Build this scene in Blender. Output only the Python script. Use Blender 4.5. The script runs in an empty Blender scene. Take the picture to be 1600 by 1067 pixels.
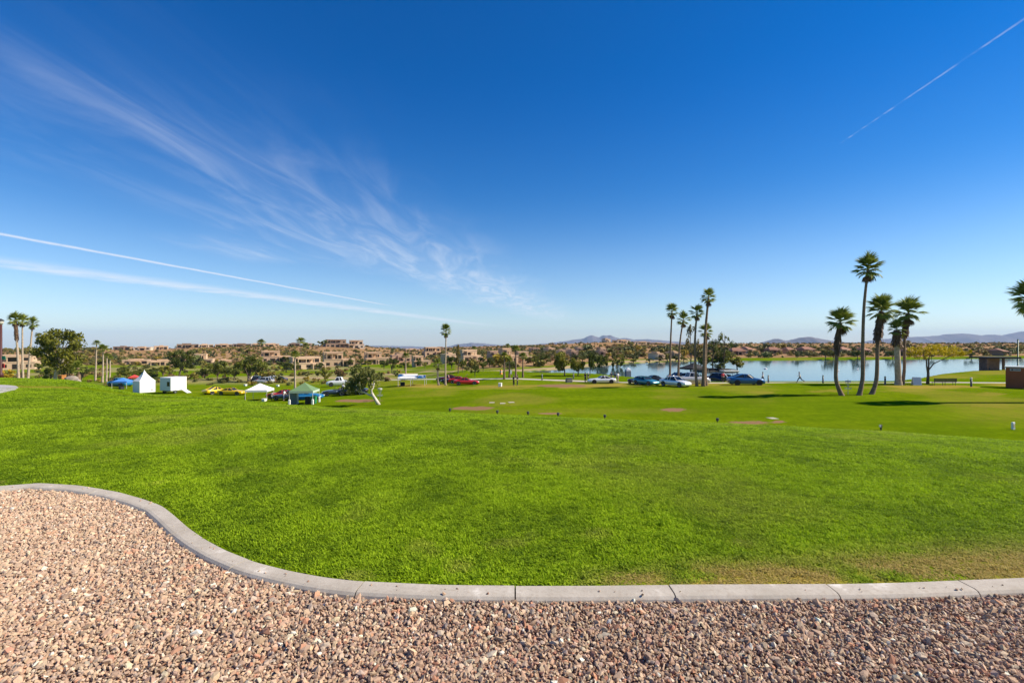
import bpy, bmesh, math, random
import numpy as np
from mathutils import Vector, Matrix, Euler

SC = bpy.context.scene
COL = SC.collection
RNG = np.random.default_rng(7)
random.seed(7)

# ------------------------------------------------------------------ camera
F, CX, CY, EYE = 760.0, 800.0, 533.5, 1.6      # focal length and centre in photo pixels, eye height
cam = bpy.data.cameras.new('camera')
cam.lens = 36.0 * F / 1600.0
cam.sensor_width = 36.0
cam.clip_start = 0.05
cam.clip_end = 60000
co = bpy.data.objects.new('camera', cam)
co.location = (0, 0, EYE)
co.rotation_euler = (math.radians(90), 0, 0)
COL.objects.link(co)
SC.camera = co

# ------------------------------------------------------------------ light
SUN_EL, SUN_DIR = math.radians(41), Vector((1.0, -0.01, 0)).normalized()   # towards the sun
SUN_AZ = math.atan2(SUN_DIR.x, SUN_DIR.y)
sl = bpy.data.lights.new('sun', 'SUN')
sl.energy = 5.0
sl.angle = math.radians(0.53)
sl.color = (1.0, 0.88, 0.70)
so = bpy.data.objects.new('sun', sl)
to_sun = Vector((SUN_DIR.x * math.cos(SUN_EL), SUN_DIR.y * math.cos(SUN_EL), math.sin(SUN_EL)))
so.rotation_euler = (-to_sun).to_track_quat('-Z', 'Y').to_euler()
so.location = (60, 0, 60)
COL.objects.link(so)

SC.view_settings.view_transform = 'Standard'
SC.view_settings.look = 'None'
SC.view_settings.exposure = 0.70
SC.view_settings.gamma = 1.0
SC.view_settings.use_curve_mapping = False

class NT:
    """small helper for building node trees"""
    def __init__(s, tree):
        s.t = tree; s.n = tree.nodes; s.l = tree.links
    def node(s, typ, **kw):
        n = s.n.new(typ)
        for k, v in kw.items():
            if k.startswith('i_'):
                n.inputs[k[2:].replace('_', ' ')].default_value = v
            else:
                setattr(n, k, v)
        return n
    def put(s, sock, val):
        if hasattr(val, 'links') or isinstance(val, bpy.types.NodeSocket):
            s.l.new(val, sock)
        else:
            sock.default_value = val
    def math(s, op, a, b=0.0, c=None, clamp=False):
        n = s.n.new('ShaderNodeMath'); n.operation = op; n.use_clamp = clamp
        s.put(n.inputs[0], a); s.put(n.inputs[1], b)
        if c is not None: s.put(n.inputs[2], c)
        return n.outputs[0]
    def smooth(s, x, lo, hi, a=0.0, b=1.0):
        n = s.n.new('ShaderNodeMapRange'); n.interpolation_type = 'SMOOTHSTEP'; n.clamp = True
        s.put(n.inputs[0], x); s.put(n.inputs[1], lo); s.put(n.inputs[2], hi)
        s.put(n.inputs[3], a); s.put(n.inputs[4], b)
        return n.outputs[0]
    def mix(s, fac, a, b, blend='MIX'):
        n = s.n.new('ShaderNodeMix'); n.data_type = 'RGBA'; n.blend_type = blend; n.clamp_factor = True
        s.put(n.inputs[0], fac); s.put(n.inputs[6], a); s.put(n.inputs[7], b)
        return n.outputs[2]
    def noise(s, vec, scale, detail=3.0, rough=0.55, dist=0.0, dim='3D'):
        n = s.n.new('ShaderNodeTexNoise'); n.noise_dimensions = dim
        if vec is not None: s.l.new(vec, n.inputs['Vector'])
        n.inputs['Scale'].default_value = scale
        n.inputs['Detail'].default_value = detail
        n.inputs['Roughness'].default_value = rough
        n.inputs['Distortion'].default_value = dist
        return n.outputs['Fac'], n.outputs['Color']
    def comb(s, x, y, z):
        n = s.n.new('ShaderNodeCombineXYZ')
        s.put(n.inputs[0], x); s.put(n.inputs[1], y); s.put(n.inputs[2], z)
        return n.outputs[0]

def C4(c):
    return (c[0], c[1], c[2], 1.0)

# ------------------------------------------------------------------ sky: Nishita with thin cirrus and contrails
W = bpy.data.worlds.new('World'); SC.world = W
W.use_nodes = True
W.node_tree.nodes.clear()
w = NT(W.node_tree)
SKY_STRENGTH = 0.085
sky = w.node('ShaderNodeTexSky', sky_type='NISHITA', sun_disc=False)
sky.sun_elevation = SUN_EL
sky.sun_rotation = SUN_AZ
sky.altitude = 500
sky.air_density = 1.0
sky.dust_density = 0.3
sky.ozone_density = 2.5
geo = w.node('ShaderNodeNewGeometry')
tc = w.node('ShaderNodeTexCoord')
sep = w.node('ShaderNodeSeparateXYZ')
w.l.new(tc.outputs['Generated'], sep.inputs[0])
zz = w.math('MAXIMUM', sep.outputs[2], 0.012)
px_ = w.math('DIVIDE', sep.outputs[0], zz)          # where the view ray meets the cloud sheet
py_ = w.math('DIVIDE', sep.outputs[1], zz)
above = w.smooth(sep.outputs[2], 0.0, 0.05)
pvec = w.comb(px_, py_, 0.0)
def sheet(u, v):
    dz = (CY - v) / F
    return ((u - CX) / F / dz, 1.0 / dz)
def segment(A, B, width, soft, fade=0.08, warp=None, gain=1.0):
    ax, ay = A; bx, by = B
    L = math.hypot(bx - ax, by - ay); tx, ty = (bx - ax) / L, (by - ay) / L
    rx = w.math('SUBTRACT', px_, ax); ry = w.math('SUBTRACT', py_, ay)
    t = w.math('DIVIDE', w.math('ADD', w.math('MULTIPLY', rx, tx), w.math('MULTIPLY', ry, ty)), L)
    d = w.math('SUBTRACT', w.math('MULTIPLY', rx, ty), w.math('MULTIPLY', ry, tx))
    if warp is not None:
        d = w.math('ADD', d, warp)
    d = w.math('ABSOLUTE', d)
    m = w.smooth(d, width * soft, width, 1.0, 0.0)
    m = w.math('MULTIPLY', m, w.smooth(t, -fade, fade))
    m = w.math('MULTIPLY', m, w.smooth(t, 1 - fade, 1 + fade, 1.0, 0.0))
    return w.math('MULTIPLY', m, gain), t, d
nz1, _ = w.noise(pvec, 1.6, 5, 0.6)
nz2, _ = w.noise(pvec, 9.0, 4, 0.65)
wob = w.math('MULTIPLY', w.math('SUBTRACT', nz1, 0.5), 0.10)
# sharp contrail
c1, t1, _ = segment(sheet(-260, 318), sheet(600, 476), 0.11, 0.0, 0.1, wob, 0.72)
c1 = w.math('MULTIPLY', c1, w.smooth(nz2, 0.2, 0.55, 0.45, 1.0))
# old, spread-out contrail below it
wob2 = w.math('MULTIPLY', w.math('SUBTRACT', nz1, 0.5), 0.9)
c2, t2, _ = segment(sheet(-300, 372), sheet(760, 508), 0.80, 0.0, 0.12, wob2, 0.62)
c2 = w.math('MULTIPLY', c2, w.smooth(nz1, 0.25, 0.65, 0.3, 1.0))
# faint contrail on the right
n3, _ = w.noise(pvec, 14.0, 2, 0.5)
c3, t3, _ = segment(sheet(1318, 221), sheet(1650, -4), 0.009, 0.1, 0.04, w.math('MULTIPLY', w.math('SUBTRACT', n3, 0.5), 0.006), 0.20)
c3 = w.math('MULTIPLY', c3, w.smooth(n3, 0.40, 0.66, 0.12, 1.0))
# faint wide streak, upper left
wob4 = w.math('MULTIPLY', w.math('SUBTRACT', nz1, 0.5), 0.22)
c4, t4, _ = segment(sheet(0, 70), sheet(330, 262), 0.16, 0.0, 0.2, wob4, 0.07)
# feathered cirrus band: stretched noise inside a bent band
dsp, _ = w.noise(pvec, 0.55, 3, 0.5)
mp = w.node('ShaderNodeMapping', vector_type='POINT')
w.l.new(pvec, mp.inputs['Vector'])
mp.inputs['Rotation'].default_value = (0, 0, math.radians(-38))
mp.inputs['Scale'].default_value = (3.4, 0.75, 1)
f1, _ = w.noise(mp.outputs[0], 0.9, 7, 0.6, 1.2)
band1, tb1, _ = segment(sheet(20, 80), sheet(570, 375), 0.42, 0.0, 0.16, w.math('MULTIPLY', w.math('SUBTRACT', dsp, 0.5), 0.8), 1.0)
band2, tb2, _ = segment(sheet(500, 345), sheet(870, 499), 1.45, 0.0, 0.24, w.math('MULTIPLY', w.math('SUBTRACT', dsp, 0.5), 1.6), 1.0)
fea = w.smooth(f1, 0.36, 0.82, 0.16, 1.0)
puff, tp, _ = segment(sheet(300, 372), sheet(450, 408), 0.75, 0.0, 0.3, w.math('MULTIPLY', w.math('SUBTRACT', dsp, 0.5), 1.0), 0.30)
cir = w.math('MULTIPLY', w.math('ADD', w.math('MULTIPLY', band1, 0.065), w.math('MULTIPLY', band2, 0.66)), fea)
# a very thin veil everywhere
v1, _ = w.noise(mp.outputs[0], 0.35, 5, 0.6, 0.6)
veil = w.math('MULTIPLY', w.smooth(v1, 0.62, 0.95), 0.004)
tot = w.math('ADD', w.math('ADD', c1, c2), w.math('ADD', c3, c4))
tot = w.math('ADD', tot, w.math('ADD', w.math('ADD', cir, veil), w.math('MULTIPLY', puff, fea)))
tot = w.math('MULTIPLY', w.math('MINIMUM', tot, 0.85), above)
# clear desert air: deeper, purer blue with height, the same all round
low = w.smooth(sep.outputs[2], 0.0, 0.32)
high = w.smooth(sep.outputs[2], 0.14, 0.50)
tint = w.mix(low, (0.88, 0.97, 1.09, 1), (0.22, 0.64, 1.0, 1))
tint = w.mix(high, tint, (0.0, 0.47, 1.0, 1))
skyt = w.mix(1.0, sky.outputs[0], tint, 'MULTIPLY')
skyc = w.mix(tot, skyt, (6.6, 6.9, 7.4, 1))
bg = w.node('ShaderNodeBackground')
bg.inputs['Strength'].default_value = SKY_STRENGTH
w.l.new(skyc, bg.inputs['Color'])
wo = w.node('ShaderNodeOutputWorld')
w.l.new(bg.outputs[0], wo.inputs['Surface'])

# ------------------------------------------------------------------ generic helpers
MATS = {}
def material(name, color, rough=0.7, metal=0.0, spec=0.5, var=0.0, vscale=4.0, bump=0.0, bscale=40.0,
             color2=None, emit=None, coat=0.0, trans=0.0):
    """plain procedural material: base colour with noise variation and optional bump"""
    if name in MATS: return MATS[name]
    m = bpy.data.materials.new(name); m.use_nodes = True
    t = NT(m.node_tree)
    b = t.n['Principled BSDF']
    b.inputs['Roughness'].default_value = rough
    b.inputs['Metallic'].default_value = metal
    b.inputs['Specular IOR Level'].default_value = spec
    b.inputs['Coat Weight'].default_value = coat
    if trans: b.inputs['Transmission Weight'].default_value = trans
    tcn = t.node('ShaderNodeTexCoord')
    if var or color2:
        nf, nc = t.noise(tcn.outputs['Object'], vscale, 4, 0.6)
        c2 = color2 if color2 else tuple(x * (1 - var) for x in color)
        fac = t.smooth(nf, 0.32, 0.68)
        t.l.new(t.mix(fac, C4(color), C4(c2)), b.inputs['Base Color'])
    else:
        b.inputs['Base Color'].default_value = C4(color)
    if bump:
        nf, nc = t.noise(tcn.outputs['Object'], bscale, 3, 0.6)
        bn = t.node('ShaderNodeBump'); bn.inputs['Strength'].default_value = bump; bn.inputs['Distance'].default_value = 0.02
        t.l.new(nf, bn.inputs['Height']); t.l.new(bn.outputs[0], b.inputs['Normal'])
    MATS[name] = m
    return m

def tag(o, label=None, cat=None, group=None, kind=None):
    if label: o['label'] = label
    if cat: o['category'] = cat
    if group: o['group'] = group
    if kind: o['kind'] = kind
    return o

def link(o, parent=None):
    COL.objects.link(o)
    if parent is not None:
        o.parent = parent
    return o

def empty(name, loc, rz=0.0, label=None, cat=None, group=None):
    o = bpy.data.objects.new(name, None)
    o.empty_display_size = 0.3
    o.location = loc; o.rotation_euler = (0, 0, rz)
    COL.objects.link(o)
    return tag(o, label, cat, group)

def mesh_np(name, verts, faces, mat=None, smooth=False):
    """faces: list of tuples or (n,k) array"""
    me = bpy.data.meshes.new(name)
    verts = np.asarray(verts, np.float32)
    if isinstance(faces, np.ndarray):
        n, k = faces.shape
        me.vertices.add(len(verts)); me.vertices.foreach_set('co', verts.ravel())
        me.loops.add(n * k); me.loops.foreach_set('vertex_index', faces.astype(np.int32).ravel())
        me.polygons.add(n)
        me.polygons.foreach_set('loop_start', np.arange(0, n * k, k, dtype=np.int32))
        me.polygons.foreach_set('use_smooth', np.full(n, bool(smooth)))
        me.update(calc_edges=True)
    else:
        me.from_pydata([tuple(v) for v in verts.tolist()], [], faces)
        if smooth:
            for p in me.polygons: p.use_smooth = True
        me.update()
    if mat is not None: me.materials.append(mat)
    return me

def col_attr(me, name, cols):
    a = me.color_attributes.new(name, 'FLOAT_COLOR', 'POINT')
    cols = np.asarray(cols, np.float32)
    if cols.shape[1] == 3:
        cols = np.concatenate([cols, np.ones((len(cols), 1), np.float32)], 1)
    a.data.foreach_set('color', cols.ravel())

class MB:
    """collects simple shapes into ONE mesh object"""
    def __init__(s):
        s.v = []; s.f = []
    def add(s, verts, faces):
        o = len(s.v)
        s.v += [tuple(p) for p in verts]
        s.f += [tuple(i + o for i in f) for f in faces]
        return s
    def box(s, x0, x1, y0, y1, z0, z1, bev=0.0):
        if bev <= 0:
            v = [(x0, y0, z0), (x1, y0, z0), (x1, y1, z0), (x0, y1, z0), (x0, y0, z1), (x1, y0, z1), (x1, y1, z1), (x0, y1, z1)]
            f = [(0, 3, 2, 1), (4, 5, 6, 7), (0, 1, 5, 4), (1, 2, 6, 5), (2, 3, 7, 6), (3, 0, 4, 7)]
            return s.add(v, f)
        b = bev
        ring = [(x0 + b, y0), (x1 - b, y0), (x1, y0 + b), (x1, y1 - b), (x1 - b, y1), (x0 + b, y1), (x0, y1 - b), (x0, y0 + b)]
        inn = [(min(max(x, x0 + b), x1 - b), min(max(y, y0 + b), y1 - b)) for x, y in ring]
        v = [(x, y, z0) for x, y in inn] + [(x, y, z0 + b) for x, y in ring] + [(x, y, z1 - b) for x, y in ring] + [(x, y, z1) for x, y in inn]
        f = [tuple(reversed(range(8))), tuple(range(24, 32))]
        for k in range(3):
            for i in range(8):
                j = (i + 1) % 8
                f.append((k * 8 + i, k * 8 + j, k * 8 + 8 + j, k * 8 + 8 + i))
        return s.add(v, f)
    def tube(s, pts, rad, n=8, cap=True):
        pts = [Vector(p) for p in pts]
        if not hasattr(rad, '__len__'): rad = [rad] * len(pts)
        v = []; f = []
        up = None
        for i, p in enumerate(pts):
            d = (pts[min(i + 1, len(pts) - 1)] - pts[max(i - 1, 0)]).normalized()
            a = Vector((0, 0, 1)) if abs(d.z) < 0.9 else Vector((1, 0, 0))
            if up is not None and abs(up.dot(d)) < 0.95: a = up
            sx = d.cross(a).normalized(); sy = sx.cross(d).normalized(); up = sy
            for k in range(n):
                an = 2 * math.pi * k / n
                v.append(p + (sx * math.cos(an) + sy * math.sin(an)) * rad[i])
        for i in range(len(pts) - 1):
            for k in range(n):
                j = (k + 1) % n
                f.append((i * n + k, i * n + j, i * n + n + j, i * n + n + k))
        if cap:
            f.append(tuple(reversed(range(n)))); f.append(tuple(range((len(pts) - 1) * n, len(pts) * n)))
        return s.add(v, f)
    def lathe(s, prof, n=12, cx=0, cy=0):
        v = []; f = []
        for r, z in prof:
            for k in range(n):
                an = 2 * math.pi * k / n
                v.append((cx + r * math.cos(an), cy + r * math.sin(an), z))
        for i in range(len(prof) - 1):
            for k in range(n):
                j = (k + 1) % n
                f.append((i * n + k, i * n + j, i * n + n + j, i * n + n + k))
        f.append(tuple(reversed(range(n)))); f.append(tuple(range((len(prof) - 1) * n, len(prof) * n)))
        return s.add(v, f)
    def mesh(s, name, mat, smooth=False):
        me = bpy.data.meshes.new(name)
        me.from_pydata(s.v, [], s.f)
        if smooth:
            for p in me.polygons: p.use_smooth = True
        if mat is not None: me.materials.append(mat)
        me.update()
        return me
    def build(s, name, mat, parent=None, smooth=False, loc=None, rot=None):
        o = bpy.data.objects.new(name, s.mesh(name, mat, smooth))
        link(o, parent)
        if loc is not None: o.location = loc
        if rot is not None: o.rotation_euler = rot
        return o

def copy_tree(o, parent=None):
    c = o.copy(); COL.objects.link(c); c.parent = parent
    for ch in list(o.children):
        copy_tree(ch, c)
    return c

# value noise in numpy, for terrain and colours
_tab = np.random.default_rng(11).random((256, 256))
def vnoise(x, y):
    x = np.asarray(x, float); y = np.asarray(y, float)
    xi = np.floor(x).astype(int); yi = np.floor(y).astype(int)
    fx = x - xi; fy = y - yi
    fx = fx * fx * (3 - 2 * fx); fy = fy * fy * (3 - 2 * fy)
    g = lambda a, b: _tab[a & 255, b & 255]
    return (g(xi, yi) * (1 - fx) + g(xi + 1, yi) * fx) * (1 - fy) + (g(xi, yi + 1) * (1 - fx) + g(xi + 1, yi + 1) * fx) * fy
def fbm(x, y, o=4):
    s = 0; a = 0.5; t = 0
    for i in range(o):
        s = s + a * vnoise(x * 2 ** i + 17 * i, y * 2 ** i + 31 * i); t += a; a *= 0.5
    return s / t
def sstep(x, lo, hi):
    t = np.clip((x - lo) / (hi - lo), 0, 1)
    return t * t * (3 - 2 * t)

# ------------------------------------------------------------------ the lie of the land
# kerb: grass-side edge of the concrete edging, as the photograph shows it on level ground
KU = np.array([-500, -200, 0, 61, 123, 184, 227, 254, 270, 294, 322, 353, 400, 454, 508, 561, 642, 696, 800, 925, 1048, 1300, 1400, 1500, 1600, 1900, 2400.])
KV = np.array([790, 772, 759, 754.7, 758.4, 768, 780, 790.6, 803, 824, 843, 859.6, 878, 891.6, 901.6, 907.5, 911.5, 913.7, 914.7, 914.5, 913, 912, 910, 906, 902, 885, 860.])
KD = EYE * F / (KV - CY)
KX = (KU - CX) / F * KD
_o = np.argsort(KX)
def kerb_y(X):
    return np.interp(X, KX[_o], KD[_o])
# brow of the near lawn (row at which it turns over), by direction
BU = np.array([-700, 0, 100, 140, 170, 200, 240, 300, 380, 450, 520, 700, 945, 1120, 1380, 1600, 2000, 2400.])
BV = np.array([588, 590, 593, 599, 607, 613, 618, 621, 626, 633, 637, 645, 655, 661, 674, 690, 712, 725.])
def lawn_a(u):
    v = np.interp(u, BU, BV)
    q = (v - CY) / F / 2
    t = (EYE - 6 * q) / q
    return q / t
WATER = -5.6
LU = np.array([640, 700, 715, 740, 800, 850, 900, 940, 985, 1050, 1100, 1150, 1300, 1400, 1435, 1470, 1520, 1600, 1750, 2400.])
LN = np.array([579, 579.5, 579.8, 580.5, 581.5, 583.5, 584, 586, 590.5, 596, 597, 597.5, 597.5, 597, 593, 586, 581, 577.5, 574, 570.])
LF = np.array([579, 579.4, 579.7, 580.3, 581, 578.5, 573.8, 570.8, 567.5, 564.5, 563.7, 563.3, 562.3, 561.5, 561.2, 561, 560.3, 559.5, 558, 555.])
def lake_near(u): return (EYE - WATER) * F / (np.interp(u, LU, LN) - CY)
def lake_far(u): return (EYE - WATER) * F / (np.interp(u, LU, LF) - CY)
RU = np.array([-700, 0, 60, 130, 200, 260, 300, 400, 500, 560, 600, 650, 700, 760, 830, 880, 930, 965, 1000, 1060, 1100, 1200, 1600, 2400.])
RV = np.array([546, 547, 546, 544, 547, 545, 542, 541, 540, 541, 543.5, 546, 543, 541, 539, 537.5, 535.5, 535, 537.5, 540, 537, 536.5, 536, 535.5])
RD = np.array([380, 380, 380, 400, 420, 450, 450, 450, 450, 480, 520, 600, 600, 600, 560, 520, 500, 500, 500, 520, 600, 650, 650, 650.])

def ground(X, Y):
    X = np.asarray(X, float); Y = np.asarray(Y, float)
    Yp = np.maximum(Y, 1.0)
    u = CX + F * X / Yp
    t = np.maximum(Y - 3.0, 0)
    lawn = -lawn_a(u) * t * t + 0.05 * (fbm(X * 0.22 + 3, Y * 0.22, 2) - 0.5) * np.clip(t / 4, 0, 1) - 0.015
    base = -5.17 + np.where(X > 0, 0.0135 * np.clip(X, 0, 45), 0.055 * np.clip(X, -45, 0))
    base = base + 0.12 * (fbm(X * 0.05, Y * 0.05, 3) - 0.5)
    wl = 1 - sstep(u, 640, 725)
    right = -0.04 * np.clip(Y - 70, 0, 15)
    left = np.interp(Y, [0, 75, 100, 160, 250, 290], [0, 0, -0.4, -1.6, -3.9, -4.1])
    f = base + right * (1 - wl) + left * wl
    # lake banks
    yn, yf = lake_near(u), lake_far(u)
    din = np.minimum(Y - yn, yf - Y)
    side = np.clip(715 - u, 0, None) * Y / F
    dout = np.hypot(np.maximum(np.maximum(yn - Y, Y - yf), 0), side)
    inside = (din > 0) & (u > 715)
    wb = np.clip(1 - dout / 14.0, 0, 1) ** 1.5
    # hills
    D = np.interp(u, RU, RD); zr = EYE - (np.interp(u, RU, RV) - CY) / F * D
    y0 = np.where(u > 720, yf + 10, 268.0)
    y0 = y0 * sstep(u, 660, 740) + 268 * (1 - sstep(u, 660, 740)) if True else y0
    s = np.clip((Y - y0) / (D - y0), 0, 1)
    g = 0.45 * s + 0.55 * s * s * (3 - 2 * s)
    n = (fbm(X * 0.018 + 40, Y * 0.018 + 9, 4) - 0.5) * 5.0 * np.sin(np.clip(s, 0, 1) * math.pi) ** 0.8
    hz = f * (1 - g) + zr * g + n
    back = np.clip(Y - D, 0, None)
    hz = np.where(Y > D, np.maximum(zr - 0.03 * back, -320), hz)
    f = np.where(Y > y0, hz, f)
    f = f * (1 - wb) + (WATER + 0.25) * wb
    f = np.where(inside, WATER + 0.25 - np.minimum(2.0, 0.4 * np.maximum(din, 0)), f)
    # smooth maximum of the lawn hill and the low field
    k = 0.35
    h = np.clip(0.5 + 0.5 * (lawn - f) / k, 0, 1)
    z = f * (1 - h) + lawn * h + k * h * (1 - h) * 0.5
    far = Y > 110
    return np.where(far, f, np.where(h > 0.999, lawn, z))

def gz(x, y):
    return float(ground(np.array([x]), np.array([y]))[0])
def at(u, d):
    """point of the ground at depth d in the direction of photo column u"""
    x = (u - CX) / F * d
    return Vector((x, d, gz(x, d)))
_steps = np.concatenate([np.arange(3, 40, 0.1), np.arange(40, 130, 0.1), np.arange(130, 900, 0.5)])
def hit(u, v, ymin=38.0):
    """where the ray through photo pixel (u, v) meets the ground beyond ymin"""
    Y = _steps[_steps >= ymin]
    X = (u - CX) / F * Y
    zr = EYE - (v - CY) / F * Y
    below = zr <= ground(X, Y)
    if not below.any():
        return at(u, 500)
    i = int(np.argmax(below))
    return Vector((X[i], Y[i], gz(X[i], Y[i])))
def row_of(p):
    return CY + F * (EYE - p[2]) / p[1]
def zrow(v, d):
    return EYE - (v - CY) / F * d

# ------------------------------------------------------------------ terrain sheet
us = np.concatenate([np.arange(-900, -40, 20), np.arange(-40, 1640, 7), np.arange(1640, 2500, 20)]).astype(float)
s_off = np.concatenate([[0], np.geomspace(0.12, 0.6, 5), np.arange(0.8, 18, 0.3), np.arange(18, 60, 0.6), np.arange(60, 110, 0.8),
                        np.arange(110, 300, 2.0), np.arange(300, 720, 4.0), np.geomspace(720, 15000, 24)])
ku = np.interp(us, KU, KD)
Ug, Sg = np.meshgrid(us, s_off)
Kg = np.interp(Ug, KU, KD)
Yg = Kg + Sg - 0.03
Xg = (Ug - CX) / F * Yg
Zg = ground(Xg, Yg)
nr, nc = Xg.shape
V = np.stack([Xg, Yg, Zg], -1).reshape(-1, 3)
ii = np.arange(nr * nc).reshape(nr, nc)
Q = np.stack([ii[:-1, :-1], ii[:-1, 1:], ii[1:, 1:], ii[1:, :-1]], -1).reshape(-1, 4)

# what grows where (0..1 weights stored on the vertices)
X, Y, Z = V[:, 0], V[:, 1], V[:, 2]
U = CX + F * X / Y
R = CY + F * (EYE - Z) / Y
def blob(u, v, ru, rv, p=2.0):
    d = ((U - u) / ru) ** 2 + ((R - v) / rv) ** 2
    n = fbm(X * 0.9 + u, Y * 0.35, 3)
    return np.clip(1.25 - d - (n - 0.5) * 1.6, 0, 1)
field = sstep(Y, 30, 42)
dry = 0.42 * sstep(fbm(X * 0.10 + 5, Y * 0.07, 4), 0.42, 0.72) * field
dry = np.maximum(dry, 0.9 * np.exp(-((R - 602 - 3 * np.sin(U * 0.01)) / 4.0) ** 2) * field * (Y > 45) * sstep(fbm(X * 0.2, Y * 0.1, 3), 0.25, 0.6) * (U > 620))
dry = np.maximum(dry, 0.35 * np.exp(-((R - 642) / 7.0) ** 2) * (Y > 36) * (Y < 60) * sstep(U, 640, 760) * (1 - sstep(U, 1050, 1200)))
for b in [(1180, 613, 40, 3), (1300, 611, 45, 3), (1420, 610, 60, 4), (1545, 616, 30, 4), (1560, 632, 70, 6), (1480, 588, 60, 5), (1560, 582, 60, 5), (760, 606, 120, 3), (60, 606, 70, 7), (950, 604, 80, 3)]:
    dry = np.maximum(dry, 0.55 * blob(*b) * (Y > 14))
dirt = np.zeros(len(X))
for b in [(740, 638, 38, 3.5), (1055, 640, 22, 2.6), (1175, 660, 38, 4.0), (880, 603, 45, 2.6), (860, 646, 26, 2.0), (560, 626, 40, 2.5), (1215, 659, 12, 2)]:
    dirt = np.maximum(dirt, blob(*b) * (Y > 36))
# dry ground next to the edging on the right
kd = Y - np.interp(U, KU, KD)
edge_dry = np.exp(-(kd / 0.45) ** 2) * sstep(U, 900, 1120) * sstep(fbm(X * 1.7, Y * 2.4, 3), 0.30, 0.62)
dry = np.maximum(dry, np.clip(edge_dry, 0, 1))
# desert hills
hill = np.where(U > 715, sstep(Y, lake_far(np.maximum(U, 716)) + 12, lake_far(np.maximum(U, 716)) + 26), sstep(Y, 262, 285))
hill = hill * sstep(Y, 120, 150)
fair = np.clip(blob(650, 573, 75, 5) + blob(470, 575, 40, 4) + blob(585, 571, 30, 3) + blob(200, 584, 60, 3) + blob(330, 584, 30, 3), 0, 1) * (Y > 130)
hill = hill * (1 - fair)
sand = np.clip(np.exp(-((R - 590.5 - (U - 520) * 0.012) / 1.6) ** 2) * sstep(U, 425, 450) * (1 - sstep(U, 600, 640)) * (Y > 95), 0, 1)
sand = np.maximum(sand, np.exp(-((R - 581 + (U - 660) * 0.02) / 0.7) ** 2) * sstep(U, 650, 664) * (1 - sstep(U, 712, 726)) * (Y > 95))
sand = np.maximum(sand, np.exp(-((R - 585 + (U - 600) * 0.02) / 1.2) ** 2) * sstep(U, 594, 600) * (1 - sstep(U, 640, 655)) * (Y > 95))
sand = np.maximum(sand, ((Y > lake_far(U)) & (Y < lake_far(U) + 12) & (U > 716) & (U < 1090)) * 0.85)
rough = np.where((U < 700) & (Y > 105) & (Y < 268), sstep(fbm(X * 0.05, Y * 0.03, 3), 0.35, 0.6), 0) * (1 - fair)
sand = np.maximum(sand, 0.45 * rough * sstep(Y, 105, 125))
me = mesh_np('terrain', V, Q, None, True)
col_attr(me, 'cover', np.stack([dry, dirt, np.clip(hill, 0, 1), np.clip(sand, 0, 1)], -1))
tm = bpy.data.materials.new('turf and desert'); tm.use_nodes = True
t = NT(tm.node_tree); b = t.n['Principled BSDF']
b.inputs['Roughness'].default_value = 1.0; b.inputs['Specular IOR Level'].default_value = 0.0
at_ = t.node('ShaderNodeAttribute', attribute_name='cover')
sp = t.node('ShaderNodeSeparateColor'); t.l.new(at_.outputs['Color'], sp.inputs[0])
g_ = t.node('ShaderNodeNewGeometry')
pos = g_.outputs['Position']
mpg = t.node('ShaderNodeMapping'); t.l.new(pos, mpg.inputs[0]); mpg.inputs['Scale'].default_value = (0.35, 1.0, 1)
n1, _ = t.noise(mpg.outputs[0], 0.30, 6, 0.65)
n2, _ = t.noise(pos, 3.0, 5, 0.65)
n3, _ = t.noise(pos, 22.0, 3, 0.7)
grass = t.mix(t.smooth(n1, 0.35, 0.65), (0.088, 0.150, 0.002, 1), (0.150, 0.212, 0.004, 1))
grass = t.mix(t.math('MULTIPLY', t.smooth(n2, 0.35, 0.7), 0.55), grass, (0.050, 0.095, 0.002, 1))
mp4 = t.node('ShaderNodeMapping'); t.l.new(pos, mp4.inputs[0]); mp4.inputs['Scale'].default_value = (1.6, 0.45, 1)
n4, _ = t.noise(mp4.outputs[0], 1.0, 4, 0.7)
grass = t.mix(t.smooth(n4, 0.42, 0.66, 0.0, 0.45), grass, (0.060, 0.108, 0.002, 1))
grass = t.mix(t.math('MULTIPLY', t.smooth(n3, 0.45, 0.75), 0.5), grass, (0.19, 0.25, 0.010, 1))
straw = t.mix(n2, (0.33, 0.245, 0.06, 1), (0.23, 0.19, 0.025, 1))
dfac = t.smooth(t.math('ADD', sp.outputs[0], t.math('MULTIPLY', t.math('SUBTRACT', n2, 0.5), 0.9)), 0.12, 0.95)
c = t.mix(dfac, grass, straw)
rfac = t.smooth(t.math('ADD', sp.outputs[1], t.math('MULTIPLY', t.math('SUBTRACT', n2, 0.5), 1.3)), 0.30, 0.75)
c = t.mix(rfac, c, t.mix(n2, (0.27, 0.155, 0.085, 1), (0.20, 0.13, 0.07, 1)))
h1, _ = t.noise(pos, 0.05, 6, 0.65)
h2, _ = t.noise(pos, 0.35, 5, 0.7)
des = t.mix(t.smooth(h1, 0.35, 0.65), (0.25, 0.145, 0.075, 1), (0.36, 0.225, 0.125, 1))
des = t.mix(t.math('MULTIPLY', t.smooth(h2, 0.45, 0.66), 0.8), des, (0.17, 0.125, 0.045, 1))
c = t.mix(sp.outputs[2], c, des)
c = t.mix(at_.outputs['Alpha'], c, t.mix(n2, (0.42, 0.32, 0.20, 1), (0.34, 0.25, 0.16, 1)))
t.l.new(c, b.inputs['Base Color'])
bn = t.node('ShaderNodeBump'); bn.inputs['Strength'].default_value = 0.6; bn.inputs['Distance'].default_value = 0.04
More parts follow.
